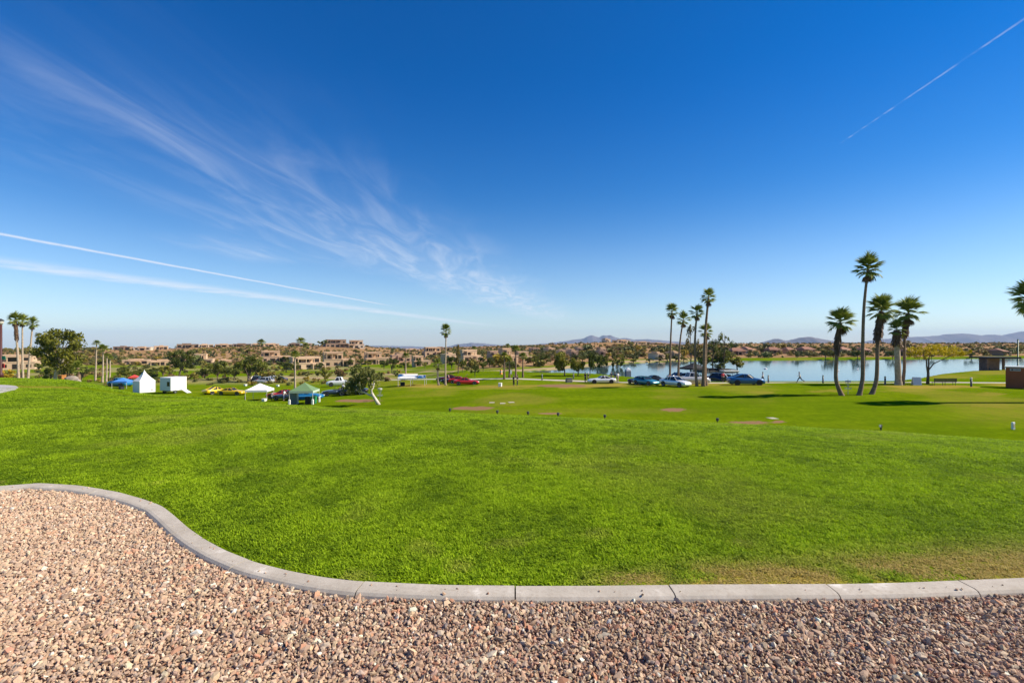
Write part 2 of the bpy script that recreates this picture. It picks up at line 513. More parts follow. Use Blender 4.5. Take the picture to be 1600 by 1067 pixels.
t.l.new(t.math('ADD', n3, t.math('MULTIPLY', n2, 2.0)), bn.inputs['Height']); t.l.new(bn.outputs[0], b.inputs['Normal'])
me.materials.append(tm)
terrain = link(bpy.data.objects.new('terrain', me)); tag(terrain, kind='structure')

# ------------------------------------------------------------------ lake
lu = np.concatenate([np.arange(714, 1620, 20), np.arange(1620, 2420, 40)]).astype(float)
yn = lake_near(lu) - 2.5; yf = lake_far(lu) + 2.0
wv = []
for k in range(9):
    yy = yn + (yf - yn) * k / 8
    wv.append(np.stack([(lu - CX) / F * yy, yy, np.full_like(yy, WATER)], -1))
wv = np.stack(wv, 0); ii = np.arange(9 * len(lu)).reshape(9, len(lu))
WQ = np.stack([ii[:-1, :-1], ii[:-1, 1:], ii[1:, 1:], ii[1:, :-1]], -1).reshape(-1, 4)
wm = bpy.data.materials.new('lake water'); wm.use_nodes = True
t = NT(wm.node_tree); b = t.n['Principled BSDF']
b.inputs['Base Color'].default_value = (0.035, 0.075, 0.085, 1)
b.inputs['Roughness'].default_value = 0.08; b.inputs['IOR'].default_value = 1.33
g_ = t.node('ShaderNodeNewGeometry')
mp = t.node('ShaderNodeMapping'); t.l.new(g_.outputs['Position'], mp.inputs[0]); mp.inputs['Scale'].default_value = (0.7, 2.0, 1)
a1, _ = t.noise(mp.outputs[0], 1.1, 4, 0.6)
a2, _ = t.noise(g_.outputs['Position'], 0.06, 3, 0.5)
bn = t.node('ShaderNodeBump'); bn.inputs['Distance'].default_value = 0.05
t.l.new(t.smooth(a2, 0.3, 0.7, 0.012, 0.08), bn.inputs['Strength'])
t.l.new(a1, bn.inputs['Height']); t.l.new(bn.outputs[0], b.inputs['Normal'])
me = mesh_np('lake', wv.reshape(-1, 3), WQ, wm, True)
tag(link(bpy.data.objects.new('lake', me)), kind='structure')

# ------------------------------------------------------------------ paths draped on the ground
conc = material('pale path concrete', (0.52, 0.46, 0.41), 0.85, var=0.2, vscale=0.8, bump=0.2)
def drape(name, lo, hi, mat, lift=0.03, n=120, rows=6):
    """lo, hi: polylines [(x, y)...] of the two edges"""
    lo = np.array(lo, float); hi = np.array(hi, float)
    def res(p):
        d = np.concatenate([[0], np.cumsum(np.hypot(*np.diff(p, axis=0).T))]); s = np.linspace(0, d[-1], n)
        return np.stack([np.interp(s, d, p[:, 0]), np.interp(s, d, p[:, 1])], -1)
    a, b_ = res(lo), res(hi)
    g = np.stack([a * (1 - k / rows) + b_ * (k / rows) for k in range(rows + 1)], 0)
    z = ground(g[..., 0], g[..., 1]) + lift
    z[0] -= lift + 0.05; z[-1] -= lift + 0.05
    v = np.concatenate([g, z[..., None]], -1).reshape(-1, 3)
    ii = np.arange((rows + 1) * n).reshape(rows + 1, n)
    q = np.stack([ii[:-1, :-1], ii[:-1, 1:], ii[1:, 1:], ii[1:, :-1]], -1).reshape(-1, 4)
    o = link(bpy.data.objects.new(name, mesh_np(name, v, q, mat, True)))
    return tag(o, kind='structure')
def ray_xy(u, d): return ((u - CX) / F * d, d)
# walk along the lake
wp = [(560, 118), (700, 104), (800, 96), (880, 90), (960, 84.5), (1050, 80), (1150, 79.5), (1250, 79), (1350, 78), (1450, 76.5), (1550, 75.5), (1700, 74), (1900, 73)]
drape('lakeside_path', [ray_xy(u, d - 1.4) for u, d in wp], [ray_xy(u, d + 1.6) for u, d in wp], conc)
# path end on the left of the lawn
p_in = [hit(u, v, 8) for u, v in [(-60, 632), (0, 620), (12, 616), (24, 611), (29, 606.5), (25, 603), (12, 601), (0, 600), (-60, 598)]]
tip = np.array([[p.x, p.y] for p in p_in])
drape('park_path', tip[:5], tip[::-1][:5], material('grey path concrete', (0.40, 0.38, 0.38), 0.85, var=0.2, vscale=0.8, bump=0.2), 0.03, 60, 6)

# ------------------------------------------------------------------ gravel bed, edging
GRAV = -0.021
gx = np.linspace(-16, 16, 161); gy = np.linspace(0, 1, 40)
GX, GT = np.meshgrid(gx, gy)
GY = -9 + (kerb_y(GX) - 0.05 + 9) * GT
GZ = np.full_like(GX, GRAV - 0.014)
ii = np.arange(GX.size).reshape(GX.shape)
gm = bpy.data.materials.new('gravel bed'); gm.use_nodes = True
t = NT(gm.node_tree); b = t.n['Principled BSDF']; b.inputs['Roughness'].default_value = 0.9
g_ = t.node('ShaderNodeNewGeometry')
vo = t.node('ShaderNodeTexVoronoi'); vo.inputs['Scale'].default_value = 38; t.l.new(g_.outputs['Position'], vo.inputs['Vector'])
sepc = t.node('ShaderNodeSeparateColor'); t.l.new(vo.outputs['Color'], sepc.inputs[0])
cc = t.mix(sepc.outputs[0], (0.30, 0.18, 0.125, 1), (0.17, 0.10, 0.075, 1))
t.l.new(cc, b.inputs['Base Color'])
bn = t.node('ShaderNodeBump'); bn.inputs['Strength'].default_value = 1.0; bn.inputs['Distance'].default_value = 0.02; bn.invert = True
t.l.new(vo.outputs['Distance'], bn.inputs['Height']); t.l.new(bn.outputs[0], b.inputs['Normal'])
me = mesh_np('gravel_bed', np.stack([GX, GY, GZ], -1).reshape(-1, 3), np.stack([ii[:-1, :-1], ii[:-1, 1:], ii[1:, 1:], ii[1:, :-1]], -1).reshape(-1, 4), gm)
tag(link(bpy.data.objects.new('gravel_bed', me)), kind='structure')

# every stone is a small angular rock with its own shape, turn and colour
bm = bmesh.new(); bmesh.ops.create_icosphere(bm, subdivisions=1, radius=1.0)
bm.verts.ensure_lookup_table()
ico = np.array([v.co[:] for v in bm.verts]); icf = np.array([[v.index for v in f.verts] for f in bm.faces]); bm.free()
step = 0.0170
sx = np.arange(-10.5, 8.5, step); sy = np.arange(1.55, 5.6, step)
SX, SY = np.meshgrid(sx, sy)
SX = (SX + RNG.uniform(-.5, .5, SX.shape) * step).ravel(); SY = (SY + RNG.uniform(-.5, .5, SY.shape) * step).ravel()
marg = np.abs(SX) - (1.06 * SY + 0.5)
keep = (SY < kerb_y(SX) - 0.155) & ((marg < 0) | ((marg < 2.4) & (RNG.random(len(SX)) < 0.42)))
SX, SY, marg = SX[keep], SY[keep], marg[keep]
# a few strays kicked up onto the concrete
nsp = 46
spx = RNG.uniform(-5.5, 3.6, nsp); spy = kerb_y(spx) - RNG.uniform(0.03, 0.13, nsp)
SX = np.concatenate([SX, spx]); SY = np.concatenate([SY, spy])
ns = len(SX)
stray = np.arange(ns) >= ns - nsp
marg = np.concatenate([marg, np.full(nsp, -1.0)])
rad = 0.0097 * np.exp(RNG.normal(0, 0.34, ns)); rad = np.clip(rad * np.where(RNG.random(ns) < .05, 1.5, 1.0), 0.005, 0.028)
nv = len(ico)
P = ico[None] * (1 + RNG.uniform(-0.38, 0.38, (ns, nv, 1)))
P = P * RNG.uniform([0.75, 0.6, 0.42], [1.55, 1.1, 0.85], (ns, 3))[:, None, :]
rad = np.where(marg > 0, rad * 1.45, rad)
q = RNG.normal(size=(ns, 4)); q[:, 1:3] *= 0.55; q /= np.linalg.norm(q, axis=1, keepdims=True)
w_, x_, y_, z_ = q.T
Rm = np.stack([1 - 2 * (y_**2 + z_**2), 2 * (x_ * y_ - z_ * w_), 2 * (x_ * z_ + y_ * w_),
               2 * (x_ * y_ + z_ * w_), 1 - 2 * (x_**2 + z_**2), 2 * (y_ * z_ - x_ * w_),
               2 * (x_ * z_ - y_ * w_), 2 * (y_ * z_ + x_ * w_), 1 - 2 * (x_**2 + y_**2)], -1).reshape(ns, 3, 3)
P = np.einsum('nij,nkj->nki', Rm, P) * rad[:, None, None]
und = 0.018 * (fbm(SX * 1.6, SY * 1.6, 3) - 0.5)
rad = np.where(stray, rad * 0.6, rad)
P[stray] *= 0.6
P += np.stack([SX, SY, np.where(stray, 0.006, GRAV - 0.008 + und + RNG.uniform(-0.005, 0.006, ns))], -1)[:, None, :]
pal = np.array([[.46, .29, .20], [.40, .25, .175], [.53, .36, .25], [.34, .215, .16], [.43, .31, .24], [.60, .46, .35], [.40, .175, .11], [.50, .23, .14],
                [.30, .24, .21], [.24, .17, .14], [.72, .66, .58], [.38, .27, .23]])
pw = np.array([.22, .19, .17, .11, .10, .06, .04, .03, .02, .03, .02, .03]); pw /= pw.sum()
sc_ = np.array([0.93, 1.0, 0.96]) * pal[RNG.choice(len(pal), ns, p=pw)] * np.exp(RNG.normal(0, 0.13, (ns, 1))) * np.exp(RNG.normal(0, 0.03, (ns, 3)))
warm = (1 - sstep(SX, -4.5, 0.5))[:, None]
sc_ = sc_ * (1 - 0.30 * warm) + np.array([.58, .43, .29]) * np.exp(RNG.normal(0, .12, (ns, 1))) * 0.30 * warm
sc_ = sc_ * (1 + 0.10 * warm)
FQ = (icf[None] + (np.arange(ns) * nv)[:, None, None]).reshape(-1, 3)
gs = bpy.data.materials.new('gravel stone'); gs.use_nodes = True
t = NT(gs.node_tree); b = t.n['Principled BSDF']; b.inputs['Roughness'].default_value = 0.8; b.inputs['Specular IOR Level'].default_value = 0.3
a_ = t.node('ShaderNodeAttribute', attribute_name='tint'); g_ = t.node('ShaderNodeNewGeometry')
m1, _ = t.noise(g_.outputs['Position'], 160, 3, 0.6)
t.l.new(t.mix(t.smooth(m1, 0.35, 0.7, 0.0, 0.35), a_.outputs['Color'], (0.20, 0.13, 0.10, 1)), b.inputs['Base Color'])
me = mesh_np('gravel', P.reshape(-1, 3), FQ, gs)
col_attr(me, 'tint', np.repeat(np.clip(sc_, 0, 0.85), nv, 0))
tag(link(bpy.data.objects.new('gravel', me)), 'pinkish tan crushed stone gravel in front of the concrete edging', 'gravel', kind='stuff')

# concrete edging, cast in lengths with open joints
km = bpy.data.materials.new('edging concrete'); km.use_nodes = True
t = NT(km.node_tree); b = t.n['Principled BSDF']; b.inputs['Roughness'].default_value = 0.85; b.inputs['Specular IOR Level'].default_value = 0.25
g_ = t.node('ShaderNodeNewGeometry')
k1, _ = t.noise(g_.outputs['Position'], 3.0, 5, 0.65); k2, _ = t.noise(g_.outputs['Position'], 30, 4, 0.7); k3, _ = t.noise(g_.outputs['Position'], 260, 2, 0.6)
cc = t.mix(t.smooth(k1, 0.3, 0.7), (0.36, 0.325, 0.275, 1), (0.46, 0.42, 0.365, 1))
cc = t.mix(t.smooth(k2, 0.45, 0.72, 0, 0.7), cc, (0.33, 0.28, 0.23, 1))
cc = t.mix(t.smooth(k1, 0.60, 0.72, 0, 0.7), cc, (0.70, 0.67, 0.62, 1))
t.l.new(cc, b.inputs['Base Color'])
bn = t.node('ShaderNodeBump'); bn.inputs['Strength'].default_value = 0.35; bn.inputs['Distance'].default_value = 0.006
t.l.new(t.math('ADD', k3, k2), bn.inputs['Height']); t.l.new(bn.outputs[0], b.inputs['Normal'])
# smooth centreline by arc length
order = _o
kx, ky = KX[order], KD[order]
dd = np.concatenate([[0], np.cumsum(np.hypot(np.diff(kx), np.diff(ky)))])
ss = np.linspace(0, dd[-1], 1600)
cx_, cy_ = np.interp(ss, dd, kx), np.interp(ss, dd, ky)
ker = np.hanning(31); ker /= ker.sum()
pad = 15
cxs = np.convolve(np.pad(cx_, pad, mode='edge'), ker, 'valid'); cys = np.convolve(np.pad(cy_, pad, mode='edge'), ker, 'valid')
ss = np.concatenate([[0], np.cumsum(np.hypot(np.diff(cxs), np.diff(cys)))])
tx = np.gradient(cxs, ss); ty = np.gradient(cys, ss)
ln = np.hypot(tx, ty); nx_, ny_ = ty / ln, -tx / ln          # towards the gravel
def arc_at_x(x): return float(np.interp(x, cxs, ss))
joints = [arc_at_x((u - CX) / F * np.interp(u, KU, KD)) for u in (805, 1044, 1290, 1496)]
sp_ = joints[1] - joints[0]
j = joints[0] - sp_
while j > 0.3: joints.append(j); j -= sp_
j = max(joints) + sp_
while j < ss[-1] - 0.3: joints.append(j); j += sp_
joints = sorted(joints)
edging = empty('concrete_edging', (0, 3.1, 0), 0, 'pale grey curving concrete edging between lawn and gravel', 'kerb')
prof = [(0.000, -0.12), (0.000, -0.002), (0.006, 0.004), (0.110, 0.003), (0.132, -0.003), (0.147, -0.018), (0.155, -0.04), (0.158, -0.12)]
for a, b2 in zip(joints[:-1], joints[1:]):
    m = max(6, int((b2 - a) / 0.04))
    sg = np.linspace(a + 0.0045, b2 - 0.0045, m)
    X0, Y0 = np.interp(sg, ss, cxs), np.interp(sg, ss, cys); NX, NY = np.interp(sg, ss, nx_), np.interp(sg, ss, ny_)
    lift = random.uniform(-0.002, 0.003)
    v = []; f = []
    for i in range(m):
        for o_, z0 in prof:
            v.append((X0[i] + NX[i] * o_, Y0[i] + NY[i] * o_ - 3.1, z0 + lift))
    L = len(prof)
    for i in range(m - 1):
        for k in range(L - 1):
            f.append((i * L + k, i * L + k + 1, i * L + L + k + 1, i * L + L + k))
    f.append(tuple(range(L))); f.append(tuple(reversed(range((m - 1) * L, m * L))))
    MB().add(v, f).build('kerb_segment', km, edging)

# ------------------------------------------------------------------ lawn grass: instanced tufts
def gn_scatter(name, pts, rot, scl, idx, tint, protos):
    pc = bpy.data.collections.new(name + ' sources')
    for p in protos: pc.objects.link(p)
    me = bpy.data.meshes.new(name)
    n = len(pts)
    me.vertices.add(n); me.vertices.foreach_set('co', np.asarray(pts, np.float32).ravel())
    def attr(nm, typ, key, data, dt=np.float32):
        a = me.attributes.new(nm, typ, 'POINT'); a.data.foreach_set(key, np.asarray(data, dt).ravel())
    attr('rot', 'FLOAT_VECTOR', 'vector', rot); attr('scl', 'FLOAT_VECTOR', 'vector', scl)
    attr('idx', 'INT', 'value', idx, np.int32); attr('tint', 'FLOAT_VECTOR', 'vector', tint)
    o = link(bpy.data.objects.new(name, me))
    ng = bpy.data.node_groups.new(name, 'GeometryNodeTree')
    ng.interface.new_socket('Geometry', in_out='INPUT', socket_type='NodeSocketGeometry')
    ng.interface.new_socket('Geometry', in_out='OUTPUT', socket_type='NodeSocketGeometry')
    gi = ng.nodes.new('NodeGroupInput'); go = ng.nodes.new('NodeGroupOutput')
    ci = ng.nodes.new('GeometryNodeCollectionInfo'); ci.inputs['Collection'].default_value = pc
    ci.inputs['Separate Children'].default_value = True; ci.inputs['Reset Children'].default_value = True
    ip = ng.nodes.new('GeometryNodeInstanceOnPoints'); ip.inputs['Pick Instance'].default_value = True
    def na(nm, typ):
        a = ng.nodes.new('GeometryNodeInputNamedAttribute'); a.data_type = typ; a.inputs['Name'].default_value = nm
        return [s for s in a.outputs if s.enabled and s.name == 'Attribute'][0]
    L = ng.links
    L.new(gi.outputs[0], ip.inputs['Points']); L.new(ci.outputs[0], ip.inputs['Instance'])
    L.new(na('idx', 'INT'), ip.inputs['Instance Index']); L.new(na('rot', 'FLOAT_VECTOR'), ip.inputs['Rotation']); L.new(na('scl', 'FLOAT_VECTOR'), ip.inputs['Scale'])
    L.new(ip.outputs[0], go.inputs[0])
    md = o.modifiers.new('scatter', 'NODES'); md.node_group = ng
    return o

bm_ = bpy.data.materials.new('grass blade'); bm_.use_nodes = True
t = NT(bm_.node_tree); b = t.n['Principled BSDF']; b.inputs['Roughness'].default_value = 0.65; b.inputs['Specular IOR Level'].default_value = 0.10
ia = t.node('ShaderNodeAttribute', attribute_name='tint', attribute_type='INSTANCER')
sv = t.node('ShaderNodeSeparateXYZ'); t.l.new(ia.outputs['Vector'], sv.inputs[0])
ba = t.node('ShaderNodeAttribute', attribute_name='blade'); sb = t.node('ShaderNodeSeparateColor'); t.l.new(ba.outputs['Color'], sb.inputs[0])
gcol = t.mix(sv.outputs[0], (0.072, 0.150, 0.006, 1), (0.350, 0.500, 0.014, 1))
gcol = t.mix(t.math('MULTIPLY', sb.outputs[0], 0.5), gcol, (0.33, 0.48, 0.022, 1))
gcol = t.mix(sv.outputs[1], gcol, t.mix(sb.outputs[0], (0.58, 0.43, 0.16, 1), (0.36, 0.32, 0.07, 1)))
t.l.new(gcol, b.inputs['Base Color'])
tl = t.node('ShaderNodeBsdfTranslucent'); t.l.new(gcol, tl.inputs['Color'])
ms = t.node('ShaderNodeMixShader'); ms.inputs[0].default_value = 0.42
t.l.new(b.outputs[0], ms.inputs[1]); t.l.new(tl.outputs[0], ms.inputs[2])
t.l.new(ms.outputs[0], t.n['Material Output'].inputs['Surface'])

def tuft(name, n, R_, hmin, hmax, wid, lean, seed):
    r = np.random.default_rng(seed)
    a = r.uniform(0, 2 * np.pi, n); d = R_ * np.sqrt(r.uniform(0, 1, n))
    bx, by = d * np.cos(a), d * np.sin(a)
    th = r.uniform(0, 2 * np.pi, n); h = r.uniform(hmin, hmax, n); le = r.uniform(0.2, 1.0, n) * lean
    dx, dy = np.cos(th), np.sin(th); wx, wy = -dy * wid * r.uniform(.6, 1.3, n), dx * wid * r.uniform(.6, 1.3, n)
    v = np.zeros((n, 5, 3))
    v[:, 0] = np.stack([bx - wx * .7, by - wy * .7, -0.01 + 0 * h], -1); v[:, 1] = np.stack([bx + wx * .7, by + wy * .7, -0.01 + 0 * h], -1)
    mx, my = bx + dx * h * le * .35, by + dy * h * le * .35
    v[:, 2] = np.stack([mx + wx, my + wy, h * .6], -1); v[:, 3] = np.stack([mx - wx, my - wy, h * .6], -1)
    v[:, 4] = np.stack([bx + dx * h * le, by + dy * h * le, h * (1.05 - .25 * le)], -1)
    o = np.arange(n)[:, None] * 5
    tri = np.concatenate([o + [0, 1, 2], o + [0, 2, 3], o + [3, 2, 4]], 1).reshape(-1, 3)
    me = mesh_np(name, v.reshape(-1, 3), tri, bm_)
    cc = np.repeat(r.uniform(0, 1, n), 5); col_attr(me, 'blade', np.stack([cc, cc, cc], -1))
    return bpy.data.objects.new(name, me)

zones = [(0.02, 3.2, 0.050, 1.0), (3.2, 8.0, 0.080, 1.4), (8.0, 17.0, 0.14, 2.0), (17.0, 46.0, 0.27, 3.2)]
pts = []; scl = []; tin = []
for d0, d1, spc, s_ in zones:
    ymax = 3.1 + d1 + (2.4 if d0 < 5 else 0)
    gx = np.arange(-1.12 * ymax - 3, 1.12 * ymax + 3, spc); gy = np.arange(2.9, ymax, spc)
    A, B = np.meshgrid(gx, gy)
    A = (A + RNG.uniform(-.55, .55, A.shape) * spc).ravel(); B = (B + RNG.uniform(-.55, .55, B.shape) * spc).ravel()
    kk = B - kerb_y(A)
    uu = CX + F * A / B
    # stop a little beyond the brow of the hill
    vb = np.interp(uu, BU, BV); qq = (vb - CY) / F / 2; yb = 3 + (EYE - 6 * qq) / qq
    ok = (kk > max(d0, 0.035)) & (kk <= d1) & (np.abs(A) < 1.075 * B + 2.6) & (B < yb + 4)
    A, B, kk, uu = A[ok], B[ok], kk[ok], uu[ok]
    big = fbm(A * 0.35 + 9, B * 0.22 + 2, 3); sm = fbm(A * 2.2, B * 1.6, 3)
    h = s_ * (0.42 + 1.2 * sm) * np.exp(RNG.normal(0, .18, len(A))) * np.where(kk < 0.12, 0.75, 1.0)
    if s_ > 1: h = h * np.array({1.4: 0.8, 2.0: 0.62, 3.2: 0.36}[s_])
    med = fbm(A * 0.9 + 40, B * 0.75, 3)
    light = np.clip(0.58 + 0.30 * (big - 0.5) + 0.25 * (med - 0.5) + 1.3 * (sm - 0.5) + RNG.normal(0, .24, len(A)), 0, 1)
    dr = np.exp(-(kk / (0.22 + 0.22 * sstep(uu, 900, 1600))) ** 2) * sstep(uu, 860, 1050) * sstep(fbm(A * 1.7 + 3, B * 2.4, 3), 0.28, 0.5)
    dr = np.clip(1.7 * dr, 0, 1)
    dr = np.maximum(dr, 0.15 * sstep(fbm(A * 0.5 + 70, B * 0.5, 3), 0.62, 0.78))
    dr = np.maximum(dr, 0.3 * sstep(fbm(A * 2.7 + 20, B * 2.7, 2), 0.66, 0.8) * np.exp(-(kk / 1.2) ** 2))
    h = h * (1 - 0.45 * np.clip(dr, 0, 1))
    pts.append(np.stack([A, B, ground(A, B) - 0.004], -1))
    scl.append(np.stack([np.full_like(h, s_), np.full_like(h, s_), h], -1))
    tin.append(np.stack([light, np.clip(dr, 0, 1), np.zeros_like(h)], -1))
pts = np.concatenate(pts); scl = np.concatenate(scl); tin = np.concatenate(tin)
rot = np.stack([np.zeros(len(pts)), np.zeros(len(pts)), RNG.uniform(0, 6.28, len(pts))], -1)
protos = [tuft('tuft_%d' % k, 58, 0.048, 0.010, 0.034, 0.0040, 1.25, 100 + k) for k in range(6)]
lg = gn_scatter('lawn_grass', pts, rot, scl, RNG.integers(0, 6, len(pts)), tin, protos)
tag(lg, 'bright green mown grass covering the lawn behind the edging', 'grass', kind='stuff')
print('tufts', len(pts), 'stones', ns)

# ------------------------------------------------------------------ far mountains
mm = bpy.data.materials.new('mountain rock'); mm.use_nodes = True
t = NT(mm.node_tree); b = t.n['Principled BSDF']; b.inputs['Roughness'].default_value = 0.95
g_ = t.node('ShaderNodeNewGeometry')
r1, _ = t.noise(g_.outputs['Position'], 0.0022, 6, 0.7)
t.l.new(t.mix(t.smooth(r1, 0.35, 0.65), (0.085, 0.070, 0.065, 1), (0.14, 0.11, 0.095, 1)), b.inputs['Base Color'])
def mountain(name, D, prof, seed, depth):
    pu = np.array([p[0] for p in prof], float); pv = np.array([p[1] for p in prof], float)
    uu = np.arange(pu[0], pu[-1] + 1, 2.5)
    rows = 22
    vv = np.interp(uu, pu, pv) + (fbm(uu * 0.25 + seed, uu * 0 + seed, 3) - 0.5) * 1.2
    ztop = EYE - (vv - CY) / F * D
    VV = []
    for k in range(rows):
        s = k / (rows - 1) * 2 - 1                       # -1 front foot, 0 ridge, 1 back foot
        y = D + s * depth
        sh = (1 - abs(s)) ** 1.15
        xw = (uu - CX) / F * D
        rg = 1 - np.abs(2 * fbm(xw / 900.0 + seed, np.full_like(xw, y / 1500.0), 4) - 1)
        z = -330 + (ztop + 330) * sh * (1 + (rg - 0.75) * 0.9 * (1 - sh) * 1.6)
        VV.append(np.stack([xw + (s * 300 * np.sin(uu * 0.05)), np.full_like(xw, y), np.minimum(z, 400)], -1))
    VV = np.stack(VV, 0); ii = np.arange(VV.shape[0] * VV.shape[1]).reshape(VV.shape[:2])
    Q = np.stack([ii[:-1, :-1], ii[:-1, 1:], ii[1:, 1:], ii[1:, :-1]], -1).reshape(-1, 4)
    o = link(bpy.data.objects.new(name, mesh_np(name, VV.reshape(-1, 3), Q, mm, False)))
    return tag(o, kind='structure')
mountain('far_mountain_range', 13000, [(480, 545), (540, 541), (590, 539.5), (640, 540.5), (690, 543), (715, 537), (735, 534.8), (752, 535), (775, 538), (800, 539), (830, 538), (862, 535), (880, 532.5), (900, 529), (914, 527),
    (919, 524), (926, 522.5), (931, 525), (936, 526.5), (942, 522.8), (948, 523.5), (952, 522), (960, 526), (968, 528), (976, 526.5), (990, 530), (1010, 529), (1030, 530.5), (1060, 533), (1110, 537), (1160, 541)], 3.0, 1800)
mountain('mountain_range', 8500, [(1130, 543), (1185, 535), (1200, 531), (1213, 527.5), (1228, 531.5), (1240, 529), (1252, 526), (1263, 524.5), (1276, 527), (1296, 531), (1330, 534), (1360, 536), (1400, 539), (1450, 541)], 8.0, 1100)
mountain('mountain_range', 11500, [(1300, 541), (1350, 533), (1380, 529), (1410, 526), (1440, 524.5), (1470, 522.5), (1495, 519.5), (1510, 520), (1530, 523), (1550, 521.5), (1568, 523), (1585, 519), (1602, 516), (1630, 519), (1680, 522), (1760, 518), (1850, 528), (1980, 540)], 21.0, 1700)

# ------------------------------------------------------------------ foliage
def leaf_material(name, col, col2, trans=0.3, inst=False):
    m = bpy.data.materials.new(name); m.use_nodes = True
    t = NT(m.node_tree); b = t.n['Principled BSDF']; b.inputs['Roughness'].default_value = 0.6; b.inputs['Specular IOR Level'].default_value = 0.25
    a = t.node('ShaderNodeAttribute', attribute_name='tint'); s = t.node('ShaderNodeSeparateColor'); t.l.new(a.outputs['Color'], s.inputs[0])
    c = t.mix(s.outputs[0], C4(col), C4(col2))
    if inst:
        ia = t.node('ShaderNodeAttribute', attribute_name='tint', attribute_type='INSTANCER')
        c = t.mix(1.0, c, ia.outputs['Vector'], 'MULTIPLY')
    t.l.new(c, b.inputs['Base Color'])
    tl = t.node('ShaderNodeBsdfTranslucent'); t.l.new(c, tl.inputs['Color'])
    ms = t.node('ShaderNodeMixShader'); ms.inputs[0].default_value = trans
    t.l.new(b.outputs[0], ms.inputs[1]); t.l.new(tl.outputs[0], ms.inputs[2])
    t.l.new(ms.outputs[0], t.n['Material Output'].inputs['Surface'])
    return m
LEAF = {
    'dark': leaf_material('dark olive leaves', (0.050, 0.070, 0.010), (0.125, 0.145, 0.022)),
    'mid': leaf_material('green leaves', (0.085, 0.105, 0.012), (0.185, 0.200, 0.026)),
    'lime': leaf_material('yellow green leaves', (0.150, 0.160, 0.018), (0.270, 0.250, 0.030)),
    'pine': leaf_material('pine needles', (0.080, 0.095, 0.008), (0.200, 0.195, 0.018)),
    'grey': leaf_material('grey green leaves', (0.090, 0.110, 0.022), (0.210, 0.215, 0.055)),
    'yellow': leaf_material('golden leaves', (0.36, 0.29, 0.008), (0.60, 0.47, 0.014)),
    'straw': leaf_material('dry twigs and leaves', (0.190, 0.130, 0.050), (0.300, 0.210, 0.085)),
    'autumn': leaf_material('rusty green leaves', (0.110, 0.105, 0.022), (0.250, 0.180, 0.035)),
    'gold_bush': leaf_material('yellow flowering bush leaves', (0.42, 0.29, 0.02), (0.58, 0.42, 0.04)),
    'palm': leaf_material('palm frond', (0.095, 0.140, 0.016), (0.310, 0.340, 0.055), 0.25),
    'palm_dead': leaf_material('dead palm frond', (0.085, 0.045, 0.022), (0.170, 0.100, 0.050), 0.1),
    'scrub': leaf_material('desert scrub', (0.72, 0.72, 0.72), (1.25, 1.25, 1.25), 0.15, True),
}
BARK = material('grey brown bark', (0.16, 0.115, 0.08), 0.95, var=0.45, vscale=9, bump=0.8, bscale=30)
PALEBARK = material('pale peeling bark', (0.52, 0.46, 0.38), 0.9, var=0.4, vscale=5, bump=0.5, bscale=20)

def leaves(clumps, per, size, seed, flat=1.0, up=0.35, hang=0.0):
    """clumps: (n,4) centre + radius. returns verts, quads, tint"""
    r = np.random.default_rng(seed)
    cl = np.repeat(np.asarray(clumps, float), per, 0)
    n = len(cl)
    d = r.normal(size=(n, 3)); d /= np.linalg.norm(d, axis=1, keepdims=True)
    rr = cl[:, 3:4] * (r.uniform(0.25, 1.0, (n, 1)) ** 0.5)
    c = cl[:, :3] + d * rr * np.array([1, 1, flat])
    nrm = d * 0.8 + r.normal(size=(n, 3)) * 0.7 + np.array([0, 0, up])
    nrm /= np.linalg.norm(nrm, axis=1, keepdims=True)
    a = np.cross(nrm, r.normal(size=(n, 3))); a /= np.linalg.norm(a, axis=1, keepdims=True) + 1e-9
    bb = np.cross(nrm, a)
    s = size * r.uniform(0.55, 1.35, (n, 1))
    v = np.stack([c - a * s, c - bb * s * 0.55 - [0, 0, hang * size], c + a * s, c + bb * s * 0.55 + [0, 0, hang * size]], 1)
    ct = np.repeat(r.uniform(0.0, 0.75, len(clumps)), per)
    tint = np.clip(ct + r.uniform(0, 0.35, n), 0, 1)
    q = np.arange(n * 4).reshape(n, 4)
    return v.reshape(-1, 3), q, np.repeat(tint, 4)

def crown_mesh(name, clumps, per, size, seed, mat, flat=1.0, up=0.35, hang=0.0):
    v, q, tt = leaves(clumps, per, size, seed, flat, up, hang)
    me = mesh_np(name, v, q, mat)
    col_attr(me, 'tint', np.stack([tt, tt, tt], -1))
    return me

